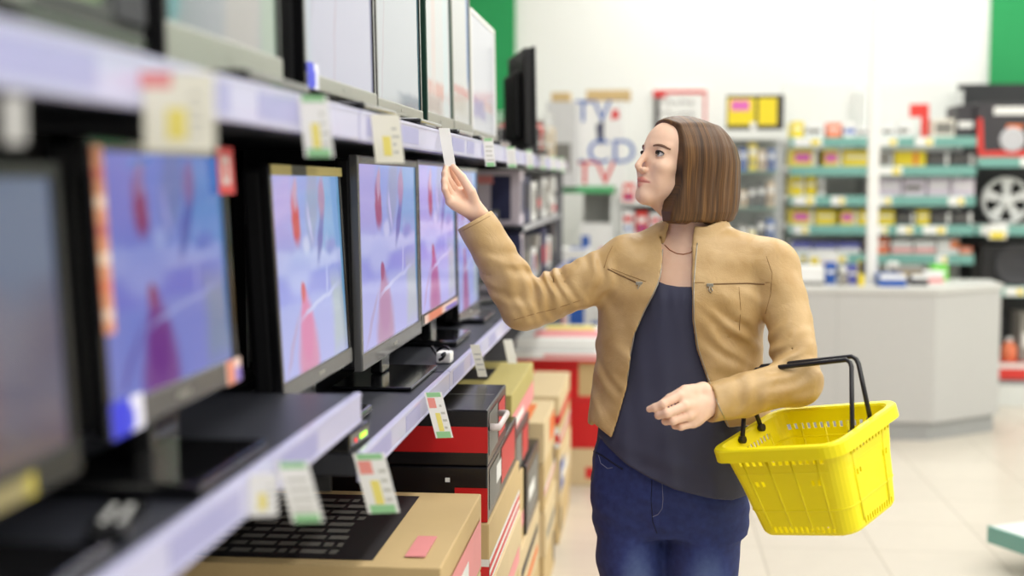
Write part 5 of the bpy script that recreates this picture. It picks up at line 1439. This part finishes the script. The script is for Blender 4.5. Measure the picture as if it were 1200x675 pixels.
HAIR['label'] = 'straight brown chin-length bob'
del FH

# ---- jacket
def leather():
    m, nt, b = new_mat('tan_leather')
    N, L = nt.nodes.new, nt.links.new
    tc = N('ShaderNodeTexCoord')
    n = N('ShaderNodeTexNoise'); n.inputs['Scale'].default_value = 14; n.inputs['Detail'].default_value = 5
    L(tc.outputs['Object'], n.inputs['Vector'])
    r = N('ShaderNodeValToRGB'); e = r.color_ramp.elements
    e[0].position = 0.3; e[0].color = rgb(187, 152, 98); e[1].position = 0.75; e[1].color = rgb(207, 175, 125)
    L(n.outputs['Fac'], r.inputs['Fac']); L(r.outputs['Color'], b.inputs['Base Color'])
    v = N('ShaderNodeTexVoronoi'); v.inputs['Scale'].default_value = 420; L(tc.outputs['Object'], v.inputs['Vector'])
    n2 = N('ShaderNodeTexNoise'); n2.inputs['Scale'].default_value = 22; n2.inputs['Detail'].default_value = 6; n2.inputs['Distortion'].default_value = 1.2
    L(tc.outputs['Object'], n2.inputs['Vector'])
    ad = N('ShaderNodeMath'); ad.operation = 'MULTIPLY_ADD'; ad.inputs[1].default_value = 0.10; L(v.outputs['Distance'], ad.inputs[0]); L(n2.outputs['Fac'], ad.inputs[2])
    bp = N('ShaderNodeBump'); bp.inputs['Strength'].default_value = 0.35; bp.inputs['Distance'].default_value = 0.006
    L(ad.outputs[0], bp.inputs['Height']); L(bp.outputs[0], b.inputs['Normal'])
    b.inputs['Roughness'].default_value = 0.42; b.inputs['Specular IOR Level'].default_value = 0.45
    return m
LEATHER = leather()
hj = 0.0038
FJ = Field(axis((W(528, 300, 3.35)[0], W(978, 300, 3.25)[0], hj)), axis((2.98, 3.54, hj)), axis((W(700, 530, 3.3)[2], W(700, 240, 3.35)[2], hj)))
fnj, lo, hi, tabj, zfj = loft(JROWS)
FJ.add(fnj, lo, hi)
FJ.cone(W(786, 290, 3.385), W(735, 304, 3.375), 0.048, 0.056, 0.03)
FJ.cone(W(838, 292, 3.36), W(903, 311, 3.312), 0.05, 0.066, 0.03)
torso_only = FJ.d.copy()
CUFF_R = W(556, 257.5, 3.352); CUFF_L = W(829, 472.5, 3.075)
xx, yy, zz = FJ.xyz((slice(None),) * 3)
armR = smin(sd_cone(xx, yy, zz, SH_R, W(680, 334, 3.36), 0.066, 0.058), smin(sd_cone(xx, yy, zz, W(680, 334, 3.36), EL_R, 0.058, 0.060), sd_cone(xx, yy, zz, EL_R, CUFF_R, 0.060, 0.0485), 0.012), 0.01)
armL = smin(sd_cone(xx, yy, zz, SH_L, W(925, 375, 3.25), 0.070, 0.0535), smin(sd_cone(xx, yy, zz, W(925, 375, 3.25), EL_L, 0.0535, 0.056), sd_cone(xx, yy, zz, EL_L, CUFF_L, 0.0545, 0.0465), 0.012), 0.01)
# creases: ripples across the sleeve, strongest in the crook of the elbow
def along(p, a, b):
    u = (b - a) / np.linalg.norm(b - a)
    return (p[0] - f32(a[0])) * f32(u[0]) + (p[1] - f32(a[1])) * f32(u[1]) + (p[2] - f32(a[2])) * f32(u[2])
P3_ = (xx, yy, zz)
def dist(p, c): return np.sqrt((p[0] - f32(c[0])) ** 2 + (p[1] - f32(c[1])) ** 2 + (p[2] - f32(c[2])) ** 2)
noise = (np.sin(xx * 37 + zz * 21) * np.sin(yy * 43 - zz * 29) + 0.6 * np.sin(zz * 71 + xx * 33 + np.sin(yy * 50))).astype(f32)
crR = W(640, 335, 3.33)
sR = along(P3_, EL_R, SH_R); tR = along(P3_, EL_R, CUFF_R)
rip = (np.cos((sR + 0.3 * noise * 0.02) * 2 * np.pi / 0.030) * 0.0042 * np.exp(-(dist(P3_, crR) / 0.075) ** 2)).astype(f32)
rip += (np.cos((tR * 0.8 + xx * 0.5 + 0.006 * noise) * 2 * np.pi / 0.034) * 0.0028 * np.exp(-(dist(P3_, W(600, 322, 3.33)) / 0.09) ** 2)).astype(f32)
rip += (np.cos((sR - zz * 0.6 + 0.008 * noise) * 2 * np.pi / 0.045) * 0.0030 * np.exp(-(dist(P3_, W(700, 318, 3.32)) / 0.06) ** 2)).astype(f32)
rip = rip * f32(1.35) + noise * f32(0.0024)
armR_in = armR + f32(0.011)
armR = armR + rip
crL = W(905, 425, 3.15)
sL = along(P3_, EL_L, SH_L); tL = along(P3_, EL_L, CUFF_L)
rip2 = (np.cos((sL + tL * 0.35 + 0.006 * noise) * 2 * np.pi / 0.036) * 0.0042 * np.exp(-(dist(P3_, crL) / 0.085) ** 2)).astype(f32)
rip2 += (np.cos((tL + 0.5 * zz + 0.006 * noise) * 2 * np.pi / 0.05) * 0.0022 * np.exp(-(dist(P3_, W(880, 460, 3.07)) / 0.07) ** 2)).astype(f32)
rip2 = rip2 * f32(1.35) + noise * f32(0.0024)
armL_in = armL + f32(0.011)
armL = armL + rip2
# sleeve ends
cutR = along(P3_, CUFF_R, CUFF_R + (CUFF_R - EL_R)); cutL = along(P3_, CUFF_L, CUFF_L + (CUFF_L - EL_L) * np.array([1, 1, -0.15]))
armR_o = np.maximum(armR, cutR); armL_o = np.maximum(armL, cutL)
# torso folds
tz = FJ.d
fold = (np.sin(xx * 55 + zz * 18 + 1.5 * noise) * 0.0022 * np.exp(-((zz - f32(W(700, 440, 3.3)[2])) / 0.12) ** 2)).astype(f32)
pr = W(865, 395, 3.22)
fold += (np.cos((xx * 0.75 + (zz) * 0.9 + 0.01 * noise) * 2 * np.pi / 0.05) * 0.0045 * np.exp(-(dist(P3_, pr) / 0.075) ** 2)).astype(f32)
torso_smooth = FJ.d + f32(0.0115)
FJ.d = FJ.d + fold * f32(1.5) + noise * f32(0.0020)
outer = smin(smin(FJ.d, armR_o, 0.022), armL_o, 0.012)
inner = np.minimum(np.minimum(torso_smooth, armR_in), armL_in)
# stand-up collar
def collar(x, y, z):
    c0 = W(812, 262, 3.375)
    t = np.clip((z - f32(W(812, 290, 3.35)[2])) / f32(0.07), 0, 1.3)
    ax_, ay_ = 0.098 - 0.016 * t, 0.078 - 0.010 * t
    dx, dy = x - f32(c0[0]), y - f32(c0[1])
    u = dx * f32(math.cos(GA)) - dy * f32(math.sin(GA)); v = dx * f32(math.sin(GA)) + dy * f32(math.cos(GA))
    k1 = np.sqrt((u / ax_) ** 2 + (v / ay_) ** 2); k2 = np.sqrt((u / ax_ ** 2) ** 2 + (v / ay_ ** 2) ** 2) + 1e-6
    e = k1 * (k1 - 1) / k2
    return e
ce = collar(xx, yy, zz)
ztop = np.interp(FJ.ax[0], [W(772, 260, 3.35)[0], W(783, 258, 3.35)[0], W(812, 266, 3.35)[0], W(822, 266, 3.35)[0], W(848, 257, 3.35)[0]], [W(0, 262, 3.35)[2], W(0, 257, 3.35)[2], W(0, 264, 3.35)[2], W(0, 265, 3.35)[2], W(0, 256, 3.35)[2]]).astype(f32)[:, None, None]
csh = np.maximum(np.abs(ce) - f32(0.0045), np.maximum(zz - ztop, f32(W(0, 292, 3.35)[2]) - zz))
shell = np.maximum(outer, -inner)
# neck hole and hem
shell = np.maximum(shell, -np.maximum(ce - f32(0.004), f32(W(0, 285, 3.35)[2]) - zz))
shell = smin(shell, csh, 0.006)
hem_px = [(680, 497), (692, 498), (722, 518), (735, 514), (790, 500), (850, 496), (918, 493), (980, 489)]
hz = np.interp(FJ.ax[0], [W(p, q, 3.28)[0] for p, q in hem_px], [W(p, q, 3.28)[2] for p, q in hem_px]).astype(f32)[:, None, None]
hemf = np.where(yy < 3.36, hz, f32(W(800, 494, 3.42)[2]))
notarm = np.minimum(armL, armR)
shell = np.maximum(shell, np.where(notarm < 0.004, f32(-1), hemf - zz))
# the front stands open
Lp = [(774, 240), (775, 262), (779, 285), (779, 304), (775, 329), (766, 348), (757, 365), (746, 390), (741, 416), (736, 457), (726, 495), (718, 520), (716, 535)]
Rp = [(822, 240), (818, 266), (815, 285), (813.5, 300), (811, 333), (811, 374), (816, 408), (824, 432), (832, 455), (842, 480), (852, 500), (858, 535)]
def edge_tab(P, d):
    q = np.array([W(a, b, d) for a, b in P]); o = np.argsort(q[:, 2]); return np.interp(FJ.ax[2], q[o, 2], q[o, 0]).astype(f32)[None, None, :]
eL, eR = edge_tab(Lp, 3.245), edge_tab(Rp, 3.235)
cut = np.maximum(np.maximum(eL - xx, xx - eR), yy - f32(3.335))
cut = np.maximum(cut, f32(0.010) - armL)
FJ.d = np.maximum(shell, -cut).astype(f32)
V, Fc = surface_net(FJ)
# keep the big piece only
JACKET = mesh_obj('jacket', V, Fc, LEATHER, PERSON, None, 2)
JACKET['label'] = 'open tan leather jacket with stand-up collar'
del FJ, shell, outer, inner, armL, armR, armR_o, armL_o, cut, csh, ce, noise, rip, rip2, fold, torso_only

# ---- blouse
FBL = Field(axis((W(688, 500, 3.35)[0], W(905, 500, 3.3)[0], 0.0042)), axis((3.2, 3.5, 0.0042)), axis((W(760, 600, 3.3)[2], W(760, 300, 3.3)[2], 0.0042)))
BLR = [(300, 738, 890, 3.365, 0.078), (345, 725, 884, 3.355, 0.1035), (400, 721, 873, 3.352, 0.099), (450, 715, 869, 3.35, 0.101), (500, 703, 871, 3.35, 0.112), (540, 697, 874, 3.35, 0.122), (590, 693, 878, 3.35, 0.128), (610, 692, 878, 3.35, 0.13)]
fnb, lo, hi, _, _ = loft(BLR, -0.003)
FBL.add(fnb, lo, hi)
xx, yy, zz = FBL.xyz((slice(None),) * 3)
lowf = np.clip((f32(W(0, 400, 3.3)[2]) - zz) / 0.25, 0, 1)
FBL.d = FBL.d + (np.sin(xx * 62 + np.sin(zz * 14) * 0.8) * 0.0026 * lowf + np.sin(xx * 120 + 1 + zz * 9) * 0.0008 + np.sin((zz * 0.9 + xx * 0.35) * 95) * 0.0022 * np.exp(-((zz - f32(W(0, 545, 3.3)[2])) / 0.05) ** 2) + np.sin(xx * 240) * 0.0009 * np.exp(-((zz - f32(W(0, 350, 3.3)[2])) / 0.03) ** 2)).astype(f32)
hp = [(690, 512), (700, 517), (715, 531), (735, 547), (760, 560), (790, 572), (825, 581), (858, 587), (880, 584)]
hz = np.interp(FBL.ax[0], [W(p, q, 3.24)[0] for p, q in hp], [W(p, q, 3.24)[2] for p, q in hp]).astype(f32)[:, None, None]
hz = np.where(yy < 3.36, hz, f32(W(0, 560, 3.42)[2]))
npx = [(740, 318), (770, 330), (783, 335), (797, 337), (811, 337), (830, 331), (870, 315)]
nz_ = np.interp(FBL.ax[0], [W(p, q, 3.25)[0] for p, q in npx], [W(p, q, 3.25)[2] for p, q in npx]).astype(f32)[:, None, None]
nz_ = np.where(yy < 3.36, nz_, f32(W(0, 318, 3.4)[2]))
FBL.d = smax(np.maximum(FBL.d, hz - zz), zz - nz_, 0.003)
V, Fc = surface_net(FBL)
CLOTH = mat('charcoal_navy_blouse', (58, 60, 82), 0.75, vary=0.06, vscale=30, bump=0.12, bscale=900)
BLOUSE = mesh_obj('blouse', V, Fc, CLOTH, PERSON, None, 1)
BLOUSE['label'] = 'dark slate blouse hanging over the jeans'
del FBL

# ---- jeans
FJN = Field(axis((0.17, 0.60, 0.005)), axis((3.20, 3.52, 0.005)), axis((0.07, 0.55, 0.012), (0.55, 1.02, 0.0048)))
JN = [(505, 703, 864, 3.36, 0.105), (540, 695, 868, 3.358, 0.112), (575, 693, 873, 3.358, 0.117), (605, 696, 876, 3.358, 0.112), (622, 700, 874, 3.358, 0.10)]
fnq, lo, hi, _, _ = loft(JN)
FJN.add(fnq, lo, hi)
FJN.chain([W(739, 590, 3.372)] + LEG_R[1:], (0.093, 0.080, 0.062, 0.060, 0.052), 0.022, 0.03)
FJN.chain([W(826, 592, 3.342)] + LEG_L[1:], (0.097, 0.086, 0.064, 0.061, 0.053), 0.022, 0.03)
xx, yy, zz = FJN.xyz((slice(None),) * 3)
FJN.d = FJN.d + (np.sin((zz + xx * 0.5) * 130) * 0.0016 * np.exp(-((zz - 0.78) / 0.06) ** 2) + np.sin((zz - xx * 0.3 + yy * 0.4) * 70) * 0.0012).astype(f32)
FJN.d = np.maximum(FJN.d, f32(0.095) - zz)
V, Fc = surface_net(FJN)
def denim():
    m, nt, b = new_mat('indigo_denim')
    N, L = nt.nodes.new, nt.links.new
    tc = N('ShaderNodeTexCoord')
    # worn pale patches on the thighs
    facs = []
    for c, r in (((0.305 - FEET[0], 3.27 - FEET[1], 0.60), (0.06, 0.09, 0.15)), ((0.475 - FEET[0], 3.245 - FEET[1], 0.59), (0.07, 0.09, 0.16))):
        sb = N('ShaderNodeVectorMath'); sb.operation = 'SUBTRACT'; sb.inputs[1].default_value = c; L(tc.outputs['Object'], sb.inputs[0])
        mu = N('ShaderNodeVectorMath'); mu.operation = 'MULTIPLY'; mu.inputs[1].default_value = tuple(1 / q for q in r); L(sb.outputs[0], mu.inputs[0])
        le = N('ShaderNodeVectorMath'); le.operation = 'LENGTH'; L(mu.outputs[0], le.inputs[0])
        mr = N('ShaderNodeMapRange'); mr.interpolation_type = 'SMOOTHSTEP'; mr.inputs['From Min'].default_value = 0.1; mr.inputs['From Max'].default_value = 1.1
        mr.inputs['To Min'].default_value = 0.5; mr.inputs['To Max'].default_value = 0.0; L(le.outputs['Value'], mr.inputs['Value']); facs.append(mr)
    ad = N('ShaderNodeMath'); L(facs[0].outputs[0], ad.inputs[0]); L(facs[1].outputs[0], ad.inputs[1])
    n = N('ShaderNodeTexNoise'); n.inputs['Scale'].default_value = 60; n.inputs['Detail'].default_value = 6; L(tc.outputs['Object'], n.inputs['Vector'])
    ml = N('ShaderNodeMath'); ml.operation = 'MULTIPLY_ADD'; ml.inputs[1].default_value = 0.25; L(n.outputs['Fac'], ml.inputs[0]); L(ad.outputs[0], ml.inputs[2])
    r = N('ShaderNodeValToRGB'); e = r.color_ramp.elements
    e[0].position = 0.05; e[0].color = rgb(24, 36, 86); e[1].position = 1.0; e[1].color = rgb(112, 136, 184)
    k = e.new(0.2); k.color = rgb(40, 55, 116)
    L(ml.outputs[0], r.inputs['Fac']); L(r.outputs['Color'], b.inputs['Base Color'])
    w = N('ShaderNodeTexWave'); w.inputs['Scale'].default_value = 500; w.bands_direction = 'DIAGONAL'; L(tc.outputs['Object'], w.inputs['Vector'])
    bp = N('ShaderNodeBump'); bp.inputs['Strength'].default_value = 0.15; bp.inputs['Distance'].default_value = 0.001
    L(w.outputs['Fac'], bp.inputs['Height']); L(bp.outputs[0], b.inputs['Normal'])
    b.inputs['Roughness'].default_value = 0.8
    return m
JEANS = mesh_obj('jeans', V, Fc, denim(), PERSON, None, 1)
JEANS['label'] = 'dark blue jeans faded on the thighs'
del FJN
bvj = bvh_of(JEANS)
STITCH = mat('grey_stitching', (120, 124, 150), 0.7, vary=0.0)
SEAM = mat('dark_denim_seam', (16, 22, 52), 0.8, vary=0.0)
drape_tube('fly_seam', bvj, [(776, 566), (777, 585), (776, 596), (771, 603), (764, 606)], 0.0008, STITCH, JEANS, 0.0004)
drape_tube('fly_edge', bvj, [(764, 562), (763, 585), (765, 612), (770, 625)], 0.0012, SEAM, JEANS, 0.0003)
drape_tube('pocket_seam', bvj, [(701, 532), (704, 543), (712, 549), (718, 548)], 0.0010, STITCH, JEANS, 0.0004)
drape_tube('waistband', bvj, [(696, 529), (706, 534), (716, 541), (730, 550)], 0.0025, SEAM, JEANS, 0.0005)
# shoes
SHOE = mat('black_shoe_leather', (24, 22, 24), 0.35, vary=0.05)
for Lg in (LEG_R, LEG_L):
    an = Lg[-1]
    Fs = Field(axis((an[0] - 0.07, an[0] + 0.07, 0.005)), axis((an[1] - 0.2, an[1] + 0.09, 0.005)), axis((0.0, 0.13, 0.005)))
    Fs.chain([an + [0, 0.02, -0.045], an + [-0.004, -0.05, -0.055], an + [-0.012, -0.125, -0.068]], (0.045, 0.044, 0.038), 0.01, 0.02)
    z_ = Fs.xyz((slice(None),) * 3)[2]
    Fs.d = np.maximum(Fs.d, f32(0.004) - z_)
    Fs.d = np.maximum(Fs.d, z_ - f32(0.085))
    V, Fc = surface_net(Fs)
    mesh_obj('shoe', V, Fc, SHOE, PERSON, None, 1)

# ---- jacket details laid on the leather
bvk = bvh_of(JACKET)
ZIPM = mat('zip_metal', (170, 164, 150), 0.3, 0.8, vary=0.0)
TAPE = mat('brown_zip_tape', (122, 92, 56), 0.7, vary=0.05)
SEAMT = mat('stitched_leather_seam', (156, 122, 74), 0.6, vary=0.0)
drape_tube('pocket_zip', bvk, [(712, 315), (722, 320), (735, 326), (748, 332)], 0.0019, TAPE, JACKET, 0.0002)
drape_tube('pocket_zip', bvk, [(829, 333), (850, 332.5), (875, 332), (896, 333)], 0.0019, TAPE, JACKET, 0.0002)
for px, py in ((749, 332), (832, 334)):
    p = drape(bvk, [(px, py), (px + 1, py)], 0.003, 1)
    if p:
        mb = MB(); q = p[0]
        mb.box(q.x - 0.008, q.x + 0.008, q.y - 0.002, q.y + 0.002, q.z - 0.004, q.z + 0.004, 0, 0.0012)
        mb.tube([q + Vector((0.000, -0.001, -0.003)), q + Vector((0.006, -0.003, -0.012)), q + Vector((0.002, -0.003, -0.019)), q + Vector((-0.003, -0.003, -0.012)), q + Vector((0.000, -0.001, -0.003))], 0.0013, n=6)
        mb.build('zip_pull', ZIPM, JACKET)
for pts in ([(708, 314), (712, 300), (718, 288)], [(898, 300), (905, 320), (903, 345), (897, 368)], [(757, 330), (735, 322), (712, 313)], [(826, 331), (812, 331)], [(897, 331), (902, 331)],
            [(866, 336), (868, 362), (866, 395)], [(539, 272), (558, 262), (578, 251)], [(835, 449), (838, 475), (838, 495)], [(602, 375), (625, 368), (650, 362), (680, 352)]):
    drape_tube('seam', bvk, pts, 0.0011, SEAMT, JACKET, -0.0001)
# front zip tapes along both open edges
for P, dx in ((Lp, -2.2), (Rp, 2.2)):
    pts = [(a + dx, b) for a, b in P if 268 < b < 515]
    p = [q for q in drape(bvk, pts, 0.0004, 4)]
    # keep only points lying on the front panel
    p = [q for q in p if q.y + FEET[1] < 3.34]
    if len(p) > 3:
        mb = MB(); mb.tube(p, 0.0016, n=6); mb.build('front_zip', ZIPM, JACKET)

# ---------------------------------------------------------------- yellow basket hanging in the crook of her arm
def Pw(px, py, d):
    q = W(px, py, d); return to_world(q[0], q[1], q[2])
BD = 2.83
Bc = Pw(980, 522, BD); Ac = Pw(830, 529, BD + 0.246); Cc = Pw(1055, 468, BD + 0.205)
e1 = (Ac - Bc); L1 = e1.length; e1.normalize()
e2 = (Cc - Bc); e2 -= e1 * e2.dot(e1); L2 = e2.length; e2.normalize()
n3 = e1.cross(e2)
if n3.z < 0: n3 = -n3
cen = (Ac + Cc) / 2
BH = 0.222
Mb = Matrix((e1.to_4d(), (n3.cross(e1)).to_4d(), n3.to_4d(), (0, 0, 0, 1))).transposed()
for i in range(3): Mb[3][i] = 0
Mb.translation = cen - n3 * BH
t = bpy.data.objects.new('shopping_basket', None); COL.objects.link(t); t.empty_display_size = 0.05
tag(t, 'bright yellow plastic shopping basket with black handles hanging on her forearm', 'basket')
t.matrix_world = Mb
YP = mat('yellow_basket_plastic', (255, 240, 0), 0.45, vary=0.01)
HBK = mat('black_handle_plastic', (26, 24, 30), 0.35, vary=0.03)
def rrect(hx, hy, r, n=6, per=26):
    pts = []
    for cx, cy, a0_ in ((hx - r, hy - r, 0), (-hx + r, hy - r, 90), (-hx + r, -hy + r, 180), (hx - r, -hy + r, 270)):
        for k in range(n + 1):
            a = math.radians(a0_ + 90 * k / n); pts.append((cx + r * math.cos(a), cy + r * math.sin(a)))
    # subdivide straight sides
    out = []
    for i, p in enumerate(pts):
        q = pts[(i + 1) % len(pts)]; out.append(p)
        l = math.hypot(q[0] - p[0], q[1] - p[1])
        if l > 0.05:
            m_ = per
            for k in range(1, m_): out.append((p[0] + (q[0] - p[0]) * k / m_, p[1] + (q[1] - p[1]) * k / m_))
    return out
hx, hy = L1 / 2 - 0.012, L2 / 2 - 0.012
levels = [(1.0, 0.985), (0.86, 0.96), (0.80, 0.945), (0.62, 0.905), (0.56, 0.89), (0.30, 0.845), (0.24, 0.83), (0.10, 0.805), (0.03, 0.79), (0.0, 0.765)]
bm = bmesh.new(); rings = []
for f, s in levels:
    rings.append([bm.verts.new((p[0], p[1], f * (BH - 0.004))) for p in rrect(hx * s, hy * (s * 0.98 + 0.0), 0.035)])
n = len(rings[0])
for li, (R0, R1) in enumerate(zip(rings, rings[1:])):
    for k in range(n):
        side = k % 33            # 7 corner points, then 26 along a side
        slot = 7 <= side <= 31 and ((li == 1 and side % 2 == 1) or (li == 7 and side % 2 == 0) or (li == 3 and side in (9, 11, 27, 29)))
        if slot: continue
        bm.faces.new((R0[k], R0[(k + 1) % n], R1[(k + 1) % n], R1[k]))
# bottom: inner rings down to a closed panel with a slot pattern
prev = rings[-1]
for s in (0.7, 0.62, 0.5, 0.38):
    cur = [bm.verts.new((p[0], p[1], 0.0)) for p in rrect(hx * s, hy * s * 0.98, 0.035 * s)]
    for k in range(n):
        if s in (0.62, 0.38) and (k % 33) >= 7 and k % 2 == 0: continue
        bm.faces.new((prev[k], prev[(k + 1) % n], cur[(k + 1) % n], cur[k]))
    prev = cur
bm.faces.new(prev)
bmesh.ops.recalc_face_normals(bm, faces=bm.faces)
me = bpy.data.meshes.new('basket_body'); bm.to_mesh(me); bm.free(); me.materials.append(YP)
o = bpy.data.objects.new('basket_body', me); COL.objects.link(o); o.parent = t
so = o.modifiers.new('wall', 'SOLIDIFY'); so.thickness = 0.0032; so.offset = 0
# ribs on the walls
mb = MB()
for sx in (-1, 1):
    for fy in (-0.5, 0.5):
        mb.tube([(sx * (hx * 0.955), fy * hy, BH * 0.84), (sx * (hx * 0.81), fy * hy * 0.84, BH * 0.08)], 0.0035, n=6)
    for fx in (-0.62, -0.2, 0.2, 0.62):
        mb.tube([(fx * hx, sx * hy * 0.935, BH * 0.84), (fx * hx * 0.84, sx * hy * 0.79, BH * 0.08)], 0.0035, n=6)
for s, f in ((0.915, 0.70), (0.838, 0.28)):
    mb.tube([(p[0], p[1], BH * f) for p in rrect(hx * s + 0.001, hy * s * 0.98 + 0.001, 0.035)], 0.003, n=6, closed=True)
mb.build('ribs', YP, t)
# rim: outward turned band
bm = bmesh.new(); prof = [(0.0, BH - 0.006), (0.004, BH), (0.018, BH), (0.021, BH - 0.004), (0.021, BH - 0.030), (0.0185, BH - 0.031), (0.0185, BH - 0.006)]
rings = []
for dx_, zz_ in prof:
    rings.append([bm.verts.new((p[0], p[1], zz_)) for p in rrect(hx * 0.985 - 0.004 + dx_, hy * 0.985 * 0.98 + 0.0 - 0.002 + dx_, 0.035 + dx_ * 0.5)])
for k in range(n):
    for R0, R1 in zip(rings, rings[1:] + rings[:1]):
        f = bm.faces.new((R0[k], R0[(k + 1) % n], R1[(k + 1) % n], R1[k]))
bmesh.ops.recalc_face_normals(bm, faces=bm.faces)
me = bpy.data.meshes.new('rim'); bm.to_mesh(me); bm.free(); me.materials.append(YP)
o = bpy.data.objects.new('rim', me); COL.objects.link(o); o.parent = t
# the two handles meet over the forearm
Mi = Mb.inverted()
hp1, hp2 = Pw(884, 432, 3.17), Pw(1001, 419, 3.04)
T1, T2 = Mi @ hp1, Mi @ hp2
# T1 is the end over the forearm, T2 the free end; sort along e1
if T1.x < T2.x: T1, T2 = T2, T1
for s in (-1, 1):
    off = Vector((0, s * 0.012, 0))
    a = Vector((hx * 0.93, s * 0.040, BH - 0.012)); b = Vector((-hx * 0.93, s * 0.040, BH - 0.012))
    ta, tb = T1 + off, T2 + off
    mb = MB()
    va = (ta - a).normalized(); vb_ = (tb - b).normalized(); u = (tb - ta).normalized()
    wp = Mi @ Pw(876, 470, 3.195) + off
    path = [a, a.lerp(wp, 0.5), wp, ta - va * 0.02, ta - va * 0.008 + u * 0.003, ta + u * 0.012, ta.lerp(tb, 0.5), tb - u * 0.012, tb - vb_ * 0.008 - u * 0.003, tb - vb_ * 0.02, b]
    mb.tube(path, 0.0055, n=10)
    h_ = mb.build('handle', HBK, t)
    for p in (a, b):
        mb = MB(); mb.lathe([(0.009, -0.006), (0.009, 0.006)], 0, 16, p, 'x'); mb.build('pivot', HBK, h_)

# ------------------------------------------------------------------ light: the shop's ceiling lamps
def lamp(x, y, w, l, e):
    li = bpy.data.lights.new('ceiling_lamp', 'AREA'); li.shape = 'RECTANGLE'; li.size = w; li.size_y = l; li.energy = e
    li.color = (1.0, 0.985, 0.97)
    o = bpy.data.objects.new('ceiling_lamp', li); COL.objects.link(o); o.location = (x, y, 4.1)
LE = 27
for y in (-1.5, 0.8, 3.1, 5.4, 7.7, 10.0):
    for x in (0.3, 2.2, 4.4, 6.5):
        lamp(x, y, 0.3, 1.6, LE)
wd = bpy.data.worlds.new('shop_air'); wd.use_nodes = True; SC.world = wd
wd.node_tree.nodes['Background'].inputs[0].default_value = (1.0, 0.99, 0.98, 1)
wd.node_tree.nodes['Background'].inputs[1].default_value = 0.4

# ------------------------------------------------------------------ camera
cam = bpy.data.cameras.new('camera'); cam.sensor_width = 36.0; cam.lens = 36.0 * FPX / 1200.0
cam.clip_start = 0.05
co = bpy.data.objects.new('camera', cam); COL.objects.link(co)
co.location = (0, 0, H)
co.rotation_euler = (math.pi / 2 - PT, 0, TH)
cam.dof.use_dof = True; cam.dof.focus_distance = 3.32; cam.dof.aperture_fstop = 1.5; cam.dof.aperture_blades = 0
SC.camera = co
SC.view_settings.view_transform = 'Standard'; SC.view_settings.look = 'None'; SC.view_settings.gamma = 1.0
SC.view_settings.use_curve_mapping = False
SC.view_settings.exposure = 0.0
